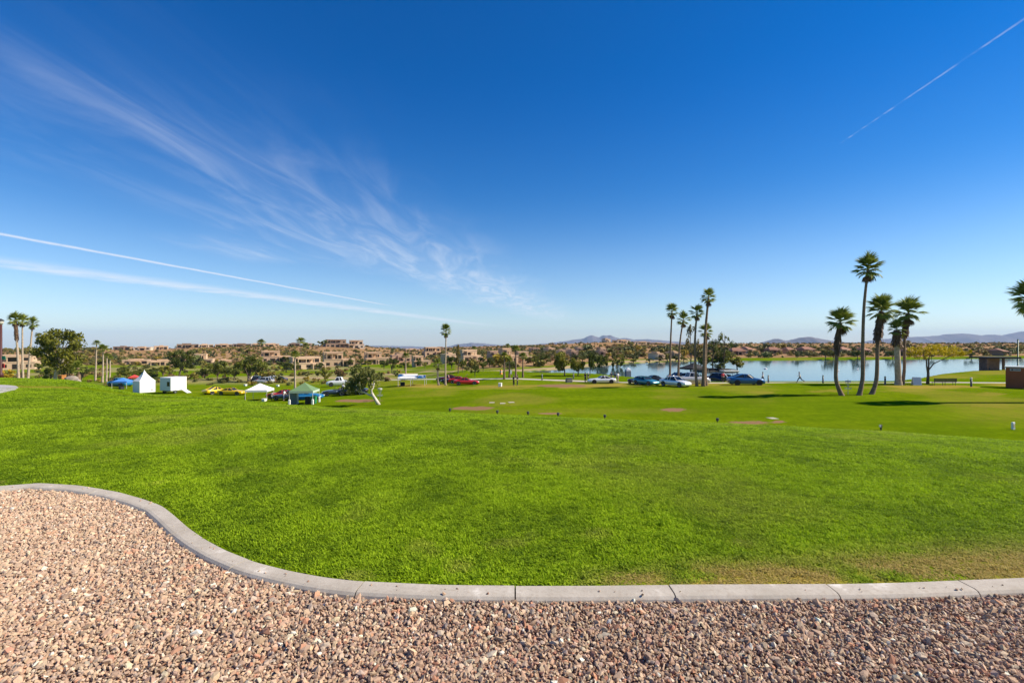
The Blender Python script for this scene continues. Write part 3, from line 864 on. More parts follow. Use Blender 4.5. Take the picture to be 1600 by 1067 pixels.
def tree_shape(kind, seed):
    """unit tree (width 1, height 1): limb polylines and leaf clumps"""
    r = np.random.default_rng(seed)
    limbs = []; cl = []
    if kind in ('round', 'willow', 'bush'):
        z0 = {'round': 0.24, 'willow': 0.10, 'bush': 0.02}[kind]
        n = {'round': 30, 'willow': 34, 'bush': 20}[kind]
        lob = [(r.uniform(-.24, .24), r.uniform(-.24, .24), r.uniform(.45, .78), r.uniform(.20, .30)) for _ in range(6)]
        for i in range(n):
            L = lob[i % 6]
            d = r.normal(size=3); d /= np.linalg.norm(d)
            c = np.array(L[:3]) + d * L[3] * r.uniform(0.6, 1.0)
            c[0] = np.clip(c[0], -.44, .44); c[1] = np.clip(c[1], -.44, .44); c[2] = np.clip(c[2], z0 + 0.09, 0.92)
            cl.append((c[0], c[1], c[2], r.uniform(0.075, 0.135)))
        limbs.append(([(0, 0, -0.05), (r.uniform(-.03, .03), 0, 0.2), (r.uniform(-.05, .05), r.uniform(-.05, .05), 0.5)], [0.035, 0.026, 0.012]))
        for L in lob:
            limbs.append(([(0, 0, 0.18), (L[0] * .6, L[1] * .6, L[2] * .75), L[:3]], [0.016, 0.010, 0.004]))
    elif kind == 'pine':
        lob = []
        for i in range(15):
            zz = 0.40 + 0.54 * (i / 14) + r.uniform(-.03, .03)
            rad = 0.42 * (1 - ((zz - 0.6) / 0.55) ** 2) ** 0.5 if abs(zz - .6) < .54 else 0.1
            an = i * 2.4 + r.uniform(-.3, .3)
            lob.append((rad * math.cos(an) * r.uniform(.65, 1), rad * math.sin(an) * r.uniform(.65, 1), zz))
        for L in lob:
            for k in range(8):
                cl.append((L[0] * r.uniform(.45, 1.1) + r.uniform(-.09, .09), L[1] * r.uniform(.45, 1.1) + r.uniform(-.09, .09), L[2] + r.uniform(-.05, .04), r.uniform(.06, .10)))
            limbs.append(([(0.02, 0, 0.25 + 0.3 * (L[2] - .4)), (L[0] * .5, L[1] * .5, L[2] * .9), L], [0.016, 0.010, 0.004]))
        limbs.append(([(-.10, 0, -0.05), (-.06, 0, 0.2), (0.0, 0, 0.45), (0.02, 0, 0.85)], [0.038, 0.030, 0.022, 0.006]))
    elif kind == 'sparse':
        limbs.append(([(0, 0, -0.05), (.03, 0, .3), (-.02, .02, .6), (0, 0, .97)], [0.03, 0.024, 0.016, 0.004]))
        for i in range(15):
            zz = r.uniform(.30, .92); an = r.uniform(0, 6.28); rad = r.uniform(.16, .42) * (1.12 - zz * 0.7)
            p = (rad * math.cos(an), rad * math.sin(an), zz + r.uniform(0, .08))
            limbs.append(([(0, 0, zz - .1), (p[0] * .5, p[1] * .5, zz), p], [0.009, 0.006, 0.002]))
            for k in range(2):
                cl.append((p[0] + r.uniform(-.06, .06), p[1] + r.uniform(-.06, .06), p[2] + r.uniform(-.03, .04), r.uniform(.045, .085)))
    elif kind == 'tall':
        limbs.append(([(0, 0, -0.05), (.03, 0, .4), (0, 0, .97)], [0.06, 0.045, 0.01]))
        for i in range(26):
            zz = r.uniform(.28, .95); an = r.uniform(0, 6.28); rad = r.uniform(.1, .40) * (1.15 - zz * .7)
            cl.append((rad * math.cos(an), rad * math.sin(an), zz, r.uniform(.09, .17) * 0.8))
    return limbs, cl

_tcache = {}
def tree_meshes(kind, leaf, seed, bark):
    key = (kind, leaf, seed)
    if key not in _tcache:
        limbs, cl = tree_shape(kind, seed)
        m = MB()
        for p, rr in limbs: m.tube(p, rr, 6, False)
        per = {'round': 70, 'willow': 70, 'bush': 60, 'pine': 45, 'sparse': 26, 'tall': 40}[kind]
        size = {'round': 0.034, 'willow': 0.032, 'bush': 0.045, 'pine': 0.026, 'sparse': 0.026, 'tall': 0.045}[kind]
        _tcache[key] = (m.mesh('trunk', bark, True), crown_mesh('crown', cl, per, size, seed + 5, LEAF[leaf], hang=0.9 if kind == 'willow' else 0.0))
    return _tcache[key]

def place_tree(name, kind, leaf, u, vt, vb, wpx, label, group=None, seed=1, d=None, bark=None, cat='tree', rz=None):
    p = at(u, d) if d else hit(u, vb)
    H = zrow(vt, p.y) - p.z
    W_ = wpx / F * p.y
    tm_, cm_ = tree_meshes(kind, leaf, seed, bark or BARK)
    e = empty(name, p, (random.uniform(0, 6.28) if rz is None else rz), label, cat, group)
    e.scale = (W_, W_, H)
    link(bpy.data.objects.new('trunk', tm_), e); link(bpy.data.objects.new('crown', cm_), e)
    return e

# --- desert scrub on the hills (nobody could count it)
sprot = []
for k in range(5):
    r = np.random.default_rng(60 + k)
    cl = [(r.uniform(-.32, .32), r.uniform(-.32, .32), r.uniform(.18, .7), r.uniform(.16, .3)) for _ in range(9)]
    sprot.append(bpy.data.objects.new('shrub_%d' % k, crown_mesh('shrub_%d' % k, cl, 26, 0.12, 300 + k, LEAF['scrub'])))
N = 15000
su = RNG.uniform(-250, 1850, N); ff = RNG.uniform(0, 1, N)
y0 = np.where(su > 720, lake_far(np.maximum(su, 716)) + 14, 262.0)
Dd = np.interp(su, RU, RD)
sy_ = y0 + (Dd + 30 - y0) * ff ** 0.75
sx_ = (su - CX) / F * sy_
dens = fbm(sx_ * 0.02 + 8, sy_ * 0.012, 3)
low_ = 1 - (sy_ - y0) / (Dd - y0)
kp = (dens + 0.36 * low_ + RNG.uniform(-.25, .25, N)) > 0.57
su, sx_, sy_, dens, low_ = su[kp], sx_[kp], sy_[kp], dens[kp], low_[kp]
vrow = CY + F * (EYE - ground(sx_, sy_)) / sy_
onfair = ((np.abs(su - 650) < 85) & (np.abs(vrow - 573) < 5.5)) | ((np.abs(su - 470) < 48) & (np.abs(vrow - 575) < 5)) | ((np.abs(su - 585) < 38) & (np.abs(vrow - 571) < 3.5))
kp = ~onfair
su, sx_, sy_, dens, low_ = su[kp], sx_[kp], sy_[kp], dens[kp], low_[kp]
n = len(su)
siz = np.exp(RNG.normal(0.25, 0.40, n)) * (1.0 + 0.9 * np.clip(low_, 0, 1)) * 0.72
pal = np.array([[.085, .085, .022], [.125, .110, .022], [.060, .072, .020], [.170, .130, .030], [.150, .100, .045], [.200, .150, .020], [.045, .055, .018]])
ct = 1.75 * pal[RNG.choice(7, n, p=[.26, .20, .18, .13, .10, .05, .08])] * np.exp(RNG.normal(0, .15, (n, 1)))
scr = gn_scatter('desert_scrub', np.stack([sx_, sy_, ground(sx_, sy_) - 0.1], -1),
    np.stack([np.zeros(n), np.zeros(n), RNG.uniform(0, 6.28, n)], -1), np.stack([siz * 1.3, siz * 1.3, siz], -1), RNG.integers(0, 5, n), ct, sprot)
tag(scr, 'olive and straw coloured desert scrub covering the brown hills', 'scrub', kind='stuff')

# rocks and scrub on the valley floor behind the field
N = 900
su = RNG.uniform(-150, 700, N); sy_ = RNG.uniform(108, 262, N); sx_ = (su - CX) / F * sy_
vrow = CY + F * (EYE - ground(sx_, sy_)) / sy_
ok = (fbm(sx_ * .03, sy_ * .02 + 4, 3) > 0.50) & ~((np.abs(su - 650) < 80) & (np.abs(vrow - 573) < 6)) & ~((np.abs(vrow - 590.5) < 2.5) & (su > 420)) & (su < 640)
su, sx_, sy_ = su[ok], sx_[ok], sy_[ok]; n = len(su)
siz = np.exp(RNG.normal(0.1, .35, n)) * 0.9
ct = 1.6 * pal[RNG.choice(7, n, p=[.22, .22, .12, .18, .16, .06, .04])]
vs = gn_scatter('valley_scrub', np.stack([sx_, sy_, ground(sx_, sy_) - 0.1], -1), np.stack([np.zeros(n), np.zeros(n), RNG.uniform(0, 6.28, n)], -1),
    np.stack([siz * 1.4, siz * 1.4, siz], -1), RNG.integers(0, 5, n), ct, sprot)
tag(vs, 'low dry scrub on the valley floor below the hillside houses', 'scrub', kind='stuff')

# ------------------------------------------------------------------ palms
def frond_mesh(name, seed, dead=False):
    """fan leaf: stalk along +x, folded fan of leaflets with drooping tips; length 1"""
    r = np.random.default_rng(seed)
    m = MB()
    m.tube([(0, 0, 0), (0.16, 0, 0.03), (0.32, 0, 0.03)], [0.018, 0.013, 0.010], 4, False)
    nl = 19
    for i in range(nl):
        a = (i / (nl - 1) - 0.5) * 1.7
        L = 0.70 * math.cos(a * 0.62) * r.uniform(0.88, 1.05)
        w_ = 0.030
        dx, dy = math.cos(a), math.sin(a)
        fold = -0.07 * abs(a)
        p0 = Vector((0.30, 0, 0.03))
        p1 = p0 + Vector((dx * L * 0.55, dy * L * 0.55, 0.02 + fold * 0.5))
        p2 = p0 + Vector((dx * L, dy * L, -0.06 - r.uniform(0, .11) + fold))
        s = Vector((-dy, dx, 0)) * w_
        z = Vector((0, 0, 0.014 if i % 2 else -0.014))
        m.add([p0 - s * .3, p0 + s * .3, p1 + s + z, p1 - s - z, p2], [(0, 1, 2, 3), (3, 2, 4)])
    me = m.mesh(name, LEAF['palm_dead' if dead else 'palm'])
    tt = np.repeat(r.uniform(0, 1), len(me.vertices)) * 0.5 + r.uniform(0, .5, len(me.vertices))
    col_attr(me, 'tint', np.stack([tt, tt, tt], -1))
    return me
FRONDS = [frond_mesh('frond', 40 + k) for k in range(6)]
DEADF = [frond_mesh('dead_frond', 70 + k, True) for k in range(2)]
TRUNK_P = bpy.data.materials.new('palm trunk'); TRUNK_P.use_nodes = True
t = NT(TRUNK_P.node_tree); b = t.n['Principled BSDF']; b.inputs['Roughness'].default_value = 0.95
tcn = t.node('ShaderNodeTexCoord')
mpn = t.node('ShaderNodeMapping'); t.l.new(tcn.outputs['Object'], mpn.inputs[0]); mpn.inputs['Scale'].default_value = (1, 1, 6)
tn, _ = t.noise(mpn.outputs[0], 1.6, 4, 0.7)
t.l.new(t.mix(t.smooth(tn, .35, .65), (0.25, 0.17, 0.11, 1), (0.15, 0.095, 0.06, 1)), b.inputs['Base Color'])
bn = t.node('ShaderNodeBump'); bn.inputs['Strength'].default_value = 0.8; bn.inputs['Distance'].default_value = 0.03
t.l.new(tn, bn.inputs['Height']); t.l.new(bn.outputs[0], b.inputs['Normal'])
PALE_P = material('pale palm trunk', (0.47, 0.37, 0.27), 0.95, var=0.35, vscale=3, bump=0.6, bscale=14)

def crown_joined(name, n, L, seed, spread=1.0):
    """one mesh crown for palms too far away to tell the fronds apart"""
    r = np.random.default_rng(seed); vs = []; fs = []; tt = []; o = 0
    for k in range(n):
        f = FRONDS[k % 6]
        el = math.radians(80 - 105 * (k / n) ** 0.9) + r.uniform(-.1, .1)
        M = Matrix.Rotation(k * 2.4 + r.uniform(-.2, .2), 3, 'Z') @ Matrix.Rotation(-el, 3, 'Y')
        lv = np.array([v.co[:] for v in f.vertices]) * L * r.uniform(.85, 1.1)
        lv = lv @ np.array(M).T
        vs.append(lv); fs += [tuple(i + o for i in p.vertices) for p in f.polygons]; o += len(lv)
        tt.append(np.full(len(lv), r.uniform(0, 1)))
    me = mesh_np(name, np.concatenate(vs), fs, LEAF['palm'])
    tt = np.concatenate(tt); col_attr(me, 'tint', np.stack([tt, tt, tt], -1))
    return me
_jc = [crown_joined('crown', 24, 1.0, 900 + k) for k in range(4)]

def palm(label, pts, crown, r_px, d=None, base_r=0.30, top_r=0.15, skirt=None, group=None, seed=0, detail=True, trunk=None, nf=30, sleeve=1.0):
    """pts: trunk pixels from foot to top, crown: pixel of the crown's heart"""
    base = at(pts[0][0], d) if d else hit(*pts[0])
    D = base.y
    r = random.Random(seed)
    e = empty('palm_tree', base, 0, label, 'palm tree', group)
    px = [((u - CX) / F * D - base.x, 0.0, zrow(v, D) - base.z) for u, v in pts]
    px[0] = (px[0][0], 0, -0.15)
    ch = ((crown[0] - CX) / F * D - base.x, 0.0, zrow(crown[1], D) - base.z)
    P = [Vector(p) for p in px] + [Vector(ch)]
    # resample the trunk smoothly
    Q = []
    for i in range(len(P) - 1):
        p0, p1, p2, p3 = P[max(i - 1, 0)], P[i], P[i + 1], P[min(i + 2, len(P) - 1)]
        for s in range(6):
            tt = s / 6
            Q.append(0.5 * ((2 * p1) + (p2 - p0) * tt + (2 * p0 - 5 * p1 + 4 * p2 - p3) * tt ** 2 + (3 * p1 - p0 - 3 * p2 + p3) * tt ** 3))
    Q.append(P[-1])
    H = Q[-1].z
    rad = [(top_r + (base_r - top_r) * (1 - max(q.z, 0) / H) ** 1.2 + 0.35 * base_r * math.exp(-max(q.z, 0) / 0.5)) * (1 + r.uniform(-.04, .04)) for q in Q]
    MB().tube(Q, rad, 9).build('trunk', trunk or TRUNK_P, e, True)
    L = r_px / F * D
    if skirt:
        zt = H - 0.1; zb = zrow(skirt[0], D) - base.z; wr = skirt[1] / F * D / 2
        m = MB(); vv = []; tts = []
        def tr(z):
            k = min(range(len(Q)), key=lambda i: abs(Q[i].z - z)); return Q[k]
        for k in range(150):
            z1 = r.uniform(zb + 0.3, zt); an = r.uniform(0, 6.28); c = tr(z1)
            ln_ = r.uniform(.5, 1.1) * min(1.0, (zt - zb))
            prof_ = 0.75 + 0.5 * math.sin(min(1, (zt - z1) / max(zt - zb, .1)) * math.pi * .8)
            ro = wr * prof_ * r.uniform(.7, 1.1)
            a2 = an + r.uniform(-.2, .2); wd = 0.10 * sleeve
            p0 = (c.x + math.cos(an) * ro * .45, math.sin(an) * ro * .45, z1)
            c2 = tr(z1 - ln_)
            p1 = (c2.x + math.cos(a2) * ro, math.sin(a2) * ro, z1 - ln_)
            s = Vector((-math.sin(an), math.cos(an), 0)) * wd
            m.add([Vector(p0) - s * .6, Vector(p0) + s * .6, Vector(p1) + s, Vector(p1) - s], [(0, 1, 2, 3)])
            tts += [r.uniform(0, 1)] * 4
        for kk in range(10):                       # thatch core so no sky shows between the leaf bases
            z = zb + 0.25 + (zt - zb - 0.25) * kk / 9; q = tr(z)
            vv.append((q, wr * (0.62 + 0.25 * math.sin(kk / 9 * math.pi)) * r.uniform(.9, 1.1)))
        n0 = len(m.v); m.tube([(q.x, q.y, zb + 0.25 + (zt - zb - 0.25) * i / 9) for i, (q, _) in enumerate(vv)], [x for _, x in vv], 8)
        tts += [r.uniform(.1, .5) for _ in range(len(m.v) - n0)]
        me = m.mesh('dead_frond_skirt', LEAF['palm_dead'])
        col_attr(me, 'tint', np.repeat(np.array(tts)[:, None], 3, 1))
        link(bpy.data.objects.new('dead_frond_skirt', me), e)
    if detail:
        for k in range(nf):
            f = k / nf
            el = math.radians(84 - 128 * f) + r.uniform(-.2, .2)
            o = link(bpy.data.objects.new('frond', FRONDS[r.randrange(6)]), e)
            o.location = (ch[0], ch[1], ch[2] + 0.12 - 0.35 * f)
            o.rotation_euler = Euler((r.uniform(-.35, .35), -el, k * 2.399 + r.uniform(-.25, .25)), 'XYZ')
            s = L * r.uniform(.84, 1.12) * (1.10 - 0.28 * f)
            o.scale = (s, s, s)
        for k in range(3):
            o = link(bpy.data.objects.new('dead_frond', DEADF[k % 2]), e)
            o.location = (ch[0], ch[1], ch[2] - 0.3)
            o.rotation_euler = Euler((0, math.radians(62 + r.uniform(0, 15)), r.uniform(0, 6.28)), 'XYZ')
            o.scale = (L * .8,) * 3
    else:
        o = link(bpy.data.objects.new('crown', _jc[seed % 4]), e)
        o.location = ch; o.scale = (L * 1.1,) * 3; o.rotation_euler = (0, 0, r.uniform(0, 6.28))
    return e

# the group by the path on the right
palm('shortest leaning palm with brown skirt beside the tallest slender palm', [(1316, 618), (1310, 606), (1306, 590), (1307, 560), (1309, 530)], (1313, 504), 25, base_r=.22, top_r=.17, skirt=(548, 9), seed=1, nf=32)
palm('tallest slender palm, bare curved trunk, between two leaning palms by the lake', [(1342, 617.5), (1346, 602), (1348, 585), (1348, 540), (1350, 480)], (1356, 421), 25, base_r=.23, top_r=.13, seed=2, nf=32)
palm('palm with swollen brown skirt leaning right of the tallest palm', [(1361, 616), (1367, 603), (1370, 585), (1371, 545), (1373, 515)], (1377, 486), 25, base_r=.22, top_r=.17, skirt=(530, 11), seed=3, nf=32)
palm('stout pale trunked palm with dark ball of dead leaves under crown', [(1404, 601.5), (1403, 580), (1402, 550)], (1401, 515), 17, base_r=.40, top_r=.33, skirt=(537, 13), seed=4, nf=22, trunk=PALE_P)
palm('brown skirted palm standing close beside the stout pale palm', [(1410, 601), (1413, 575), (1413, 540), (1415, 515)], (1419, 489), 26, base_r=.20, top_r=.16, skirt=(522, 9), seed=5, nf=28)
palm('large palm whose fronds hang over the red brown cabinet', [(1625, 629), (1622, 600), (1616, 540)], (1612, 469), 33, base_r=.36, top_r=.26, seed=6, nf=34)
palm('tall palm beyond the brown cabinet, seen by its shadow', [(1672, 630), (1676, 590), (1682, 480)], (1690, 372), 34, base_r=.36, top_r=.24, seed=7, nf=26)
# the group among the parked cars
palm('slim palm rising behind the silver white sedan', [(1047, 597), (1047, 570), (1048, 530)], (1050, 487), 14, d=84, base_r=.19, top_r=.12, seed=8, nf=20)
palm('slim leaning palm beside the silver pickup', [(1060, 598), (1060, 575), (1063, 530)], (1068, 500), 14, d=83, base_r=.19, top_r=.12, seed=9, nf=20)
palm('slim upright palm in front of the black canopy', [(1089, 603.5), (1087, 580), (1086, 530)], (1089, 489), 14, base_r=.19, top_r=.12, seed=10, nf=20)
palm('highest palm of the clump beside the black canopy', [(1099, 603.5), (1100, 570), (1102, 520)], (1107, 465), 16, base_r=.26, top_r=.14, seed=11, nf=20)
palm('low palm crown crossing behind the highest palm of the clump', [(1103, 602.5), (1102, 575)], (1104, 519), 14, base_r=.24, top_r=.16, seed=12, nf=18)
# out on the field
palm('single tall thin palm beside the dark red car', [(696, 602), (696, 570)], (697, 518), 11.5, base_r=.17, top_r=.10, seed=13, nf=24, trunk=PALE_P)
palm('short palm with drooping crown beside the single tall palm', [(686, 602), (684, 590)], (684, 569), 10, base_r=.19, top_r=.14, seed=14, nf=22, trunk=PALE_P)
# left edge
palm('pale trunked palm with full crown nearest the dark red lamp post', [(29, 592), (28, 560), (26, 530)], (24, 500), 13, d=118, base_r=.30, top_r=.18, skirt=(530, 5), seed=15, nf=26, trunk=PALE_P)
palm('thin palm with small crown in the middle of the three tall pale palms', [(36, 592), (35, 550)], (35, 502), 11, d=122, base_r=.26, top_r=.15, seed=16, nf=24, trunk=PALE_P)
palm('thin palm of the three nearest the big pine', [(43, 592), (47, 550)], (51, 506), 11, d=116, base_r=.28, top_r=.15, seed=17, nf=24, trunk=PALE_P)
palm('small bushy palm beside the pale boulders', [(123, 598), (123, 585)], (122, 575), 11, d=47, base_r=.14, top_r=.12, seed=18, nf=24)
for k, (u, vb, vc, rp, d) in enumerate([(149, 596, 537, 6, 125), (160, 596, 546, 9, 118), (166, 596, 556, 5, 122), (171, 596, 559, 5, 126)]):
    palm('slender pale palm in the row behind the pale boulders', [(u, vb), (u + 1, (vb + vc) / 2)], (u + (1 if k else 2), vc), rp, d=d, base_r=.22, top_r=.12, group='slender palms behind the boulders', seed=20 + k, detail=False, trunk=PALE_P)
far_p = [(408, 560, 536, 7, 300), (470, 560, 534, 8, 290), (478, 560, 541, 6, 300), (461, 604, 555, 8, 92), (634, 584, 557, 7, 150), (788, 589, 557, 8, 96), (806, 590, 546, 8, 97), (817, 588, 558, 8, 99), (796, 588, 562, 6, 99), (793, 560, 541, 5, 420), (740, 565, 545, 5, 330)]
far_l = ['small palm on the hillside above the tan houses', 'larger of two palms above the two storey tan house', 'lower of two palms above the two storey tan house', 'palm with dark crown and thin pale trunk on the field behind the green canopy',
         'thin palm behind the long white canopy', 'short dark palm on the lake bank, trunk bare, beside the orange drum', 'tallest lakeside palm behind the two people in dark clothes', 'bushy lakeside palm beside the tallest lakeside palm', 'small palm behind the white panel on the lake bank', 'palm standing on the skyline ridge above the far houses', 'palm beside the hillside house with dark recesses']
for k, (u, vb, vc, rp, d) in enumerate(far_p):
    palm(far_l[k], [(u, vb), (u, (vb + vc) / 2)], (u, vc), rp, d=d, base_r=.19, top_r=.12, seed=30 + k, detail=False, trunk=PALE_P if k in (3, 4) else None)

# ------------------------------------------------------------------ trees
place_tree('pine_tree', 'pine', 'pine', 91, 514, 592, 74, 'big spreading green pine with bare pale leaning trunk', seed=2, d=100, bark=PALEBARK, rz=0.0)
DK = 'dark green trees at the foot of the tan hillside'
dark = [(215, 577, 594, 40), (232, 572, 592, 34), (320, 572, 592, 26), (340, 563, 594, 32), (352, 574, 592, 22), (447, 562, 582, 24), (460, 566, 582, 20), (612, 558, 583, 22), (600, 562, 577, 16), (632, 563, 579, 20), (655, 561, 573, 14),
        (706, 556, 576, 24), (723, 559, 582, 14), (742, 566, 589, 16), (765, 558, 575, 18), (755, 565, 580, 14), (800, 565, 578, 20), (850, 551, 571, 26), (838, 556, 572, 18)]
for k, (u, a, b_, w_) in enumerate(dark):
    place_tree('broadleaf_tree', 'round', 'dark' if k % 3 else 'mid', u, a, b_, w_, ('dense dark green rounded tree below the hillside houses' if k % 3 else 'lighter green rounded tree below the hillside houses'), (DK if k % 3 else 'lighter green trees at the foot of the tan hillside'), seed=10 + k % 4)
place_tree('broadleaf_tree', 'round', 'mid', 388, 555, 597, 56, 'largest dark green tree on the field, behind the white canopy', seed=21)
place_tree('broadleaf_tree', 'round', 'dark', 366, 570, 595, 24, 'dark tree touching the left side of the largest field tree', seed=22)
place_tree('conifer_tree', 'pine', 'dark', 284, 548, 590, 40, 'broad dark conifer behind the white box trailer', seed=4, rz=0.5)
place_tree('willow_tree', 'willow', 'lime', 882, 548, 587, 34, 'tall yellow green willow on the lake bank', seed=31)
place_tree('willow_tree', 'willow', 'lime', 903, 558, 587, 30, 'lower yellow willow leaning right of the tall willow', seed=32)
place_tree('weeping_tree', 'willow', 'dark', 922, 549, 587, 17, 'narrow dark weeping tree behind the two standing people', seed=33)
place_tree('weeping_tree', 'willow', 'mid', 939, 556, 584, 17, 'small hanging tree between the dark weeping tree and olive tree', seed=34)
place_tree('willow_tree', 'round', 'lime', 966, 553, 584, 22, 'round olive yellow tree near the white lake booth', seed=35)
place_tree('slender_tree', 'tall', 'autumn', 716, 538, 583, 13, 'tall narrow rusty green tree behind the red car', seed=36)
place_tree('bush', 'bush', 'lime', 508, 575, 596, 26, 'rounded yellow green bush beside the tan road', seed=37, cat='bush')
place_tree('bush', 'bush', 'straw', 535, 573, 596, 34, 'bare straw brown bush beside the tan road', seed=38, cat='bush')
place_tree('bush', 'bush', 'dark', 496, 579, 590, 10, 'small dark leaning bush at the edge of the fairway', seed=39, cat='bush')
place_tree('bush', 'bush', 'gold_bush', 12, 577, 593, 24, 'bright yellow flowering bush below the pink house', seed=40, d=112, cat='bush')
place_tree('bush', 'bush', 'mid', 80, 572, 592, 34, 'grey green bushes under the big pine', seed=41, d=125, cat='bush')
place_tree('bush', 'bush', 'dark', 106, 568, 592, 30, 'dark bush behind the big pine trunk', seed=42, d=128, cat='bush')
place_tree('bush', 'bush', 'dark', 128, 572, 593, 26, 'dark round bush behind the small bushy palm', seed=43, d=130, cat='bush')
place_tree('bush', 'bush', 'mid', 195, 572, 592, 22, 'green bush behind the blue canopy truck', seed=44, d=140, cat='bush')
place_tree('bush', 'bush', 'lime', 255, 571, 592, 26, 'olive bush between white tent and box trailer', seed=45, d=150, cat='bush')
place_tree('bush', 'bush', 'autumn', 420, 580, 594, 26, 'rusty olive bush behind the silver car', seed=46, cat='bush')
GB = 'shrubs growing among the hillside houses'
for k, (u, a, b_, w_, lf) in enumerate([(445, 556, 566, 18, 'mid'), (500, 566, 580, 14, 'dark'), (548, 560, 573, 16, 'mid'), (562, 558, 572, 18, 'grey'), (575, 562, 573, 14, 'lime'), (640, 552, 562, 12, 'lime'), (664, 566, 576, 12, 'lime'), (690, 548, 560, 10, 'mid'), (780, 550, 560, 12, 'mid'), (826, 556, 568, 10, 'grey'),
                                       (390, 545, 552, 16, 'lime'), (340, 541, 548, 10, 'mid'), (300, 556, 566, 16, 'lime'), (160, 558, 570, 18, 'lime'), (60, 566, 580, 20, 'mid'), (990, 560, 569, 14, 'lime'), (1015, 560, 568, 12, 'mid'), (1030, 558, 567, 16, 'dark'), (1043, 557, 566, 14, 'mid'), (1056, 555, 566, 16, 'dark'), (1068, 557, 566, 14, 'lime'), (870, 556, 568, 14, 'mid'), (910, 555, 566, 16, 'grey'), (945, 553, 567, 18, 'mid'), (505, 530, 542, 16, 'mid'), (556, 545, 553, 14, 'grey')]):
    place_tree('shrub', 'bush', lf, u, a, b_, w_, {'mid': 'leafy green', 'dark': 'small dark', 'lime': 'yellow green', 'grey': 'grey green'}[lf] + ' shrub growing among the tan hillside houses', lf + ' coloured ' + GB, seed=50 + k % 5, cat='shrub')
FS = 'dark trees on the far lake shore'
for k, (u, a, b_, w_) in enumerate([(1290, 545, 562, 14), (1302, 546, 562, 16), (1340, 544, 562, 16), (1352, 548, 562, 12), (1395, 547, 562, 16), (1245, 551, 561, 8), (1518, 549, 560, 20), (1240, 545, 556, 8), (1455, 551, 561, 12)]):
    place_tree('shore_tree', 'round' if k % 2 else 'bush', 'dark', u, a, b_, w_, 'dark green tree on the far grassy lake shore', FS, seed=10 + k % 4)
# islet in the lake with its trees
ip = Vector(((1120 - CX) / F * 118, 118.0, WATER))
isl = MB(); r = random.Random(5)
rings = []
for zz_, k in ((-0.6, 1.15), (0.15, 1.0), (0.5, 0.72), (0.7, 0.35)):
    rings.append([(ip.x + 5.6 * k * math.cos(a) * r.uniform(.9, 1.1), ip.y + 3.2 * k * math.sin(a) * r.uniform(.9, 1.1), WATER + zz_) for a in np.linspace(0, 2 * math.pi, 24, endpoint=False)])
isl.v = [p for q in rings for p in q]
for i in range(3):
    for k in range(24):
        j = (k + 1) % 24; isl.f.append((i * 24 + k, i * 24 + j, i * 24 + 24 + j, i * 24 + 24 + k))
isl.f.append(tuple(range(72, 96)))
tag(isl.build('islet', material('islet rock and earth', (0.035, 0.030, 0.02), 0.95, var=.5, vscale=.8, bump=1.0, bscale=4), None, False), kind='structure')
def islet_tree(name, kind, leaf, u, vt, w_, label, dd=0.0, seed=1, vb=575, cat='tree'):
    D = 118 + dd; x = (u - CX) / F * D
    e = empty(name, (x, D, WATER + 0.3), random.uniform(0, 6), label, cat)
    H = zrow(vt, D) - WATER - 0.3; W_ = w_ / F * D
    e.scale = (W_, W_, H)
    tm_, cm_ = tree_meshes(kind, leaf, seed, BARK)
    link(bpy.data.objects.new('trunk', tm_), e); link(bpy.data.objects.new('crown', cm_), e)
islet_tree('sparse_tree', 'sparse', 'autumn', 1079, 508, 34, 'open rusty tree with sparse top behind the slim palms', 0.5, 61)
islet_tree('sparse_tree', 'sparse', 'autumn', 1091, 530, 22, 'thin rusty sapling behind the clump of palms', 1.2, 62)
islet_tree('eucalyptus_tree', 'sparse', 'mid', 1132, 520, 42, 'tall ragged green tree on the dark rocky islet', -0.5, 63)
islet_tree('eucalyptus_tree', 'sparse', 'mid', 1114, 530, 34, 'shorter ragged tree on the islet right of the palms', 0.3, 64)
islet_tree('eucalyptus_tree', 'round', 'mid', 1126, 548, 34, 'dense lower green tree in the middle of the islet', 0.8, 12)
islet_tree('bush', 'bush', 'lime', 1152, 554, 34, 'low yellow green bush at the islet\'s right end', 0.2, 37, cat='bush')
islet_tree('bush', 'bush', 'dark', 1122, 566, 30, 'dark bush overhanging the water at the islet', -1.6, 39, cat='bush')
islet_tree('bush', 'bush', 'mid', 1098, 556, 26, 'green bush on the islet behind the highest palm', 0.6, 41, cat='bush')

# leaning tree with white trunk on the field
b0 = hit(590, 632)
e = empty('leaning_tree', b0, 0, 'leaning tree with twisted white trunk and low grey green crown', 'tree')
D = b0.y
def lp(u, v, y=0.0): return ((u - CX) / F * D - b0.x, y, zrow(v, D) - b0.z)
m = MB()
m.tube([lp(592, 633), lp(588, 626), lp(583, 618), lp(580.5, 613)], [.26, .21, .17, .15], 8)
m.tube([lp(582, 616), lp(580, 610), lp(583, 605), lp(583.5, 598, .3), lp(580, 588, .5)], [.15, .13, .12, .10, .04], 7)
m.tube([lp(583, 619), lp(576, 616.5), lp(569, 613), lp(562, 612), lp(556, 609), lp(548, 603)], [.13, .12, .11, .10, .07, .03], 7)
m.tube([lp(566, 612.5), lp(562, 603, -.4), lp(565, 590, -.5)], [.07, .05, .02], 6)
m.tube([lp(583, 602), lp(572, 594, .8), lp(565, 582, .9)], [.07, .05, .02], 6)
m.build('trunk', material('white bark', (0.66, 0.60, 0.50), .85, var=.3, vscale=2, bump=.5, bscale=8), e, True)
r = np.random.default_rng(77); cl = []
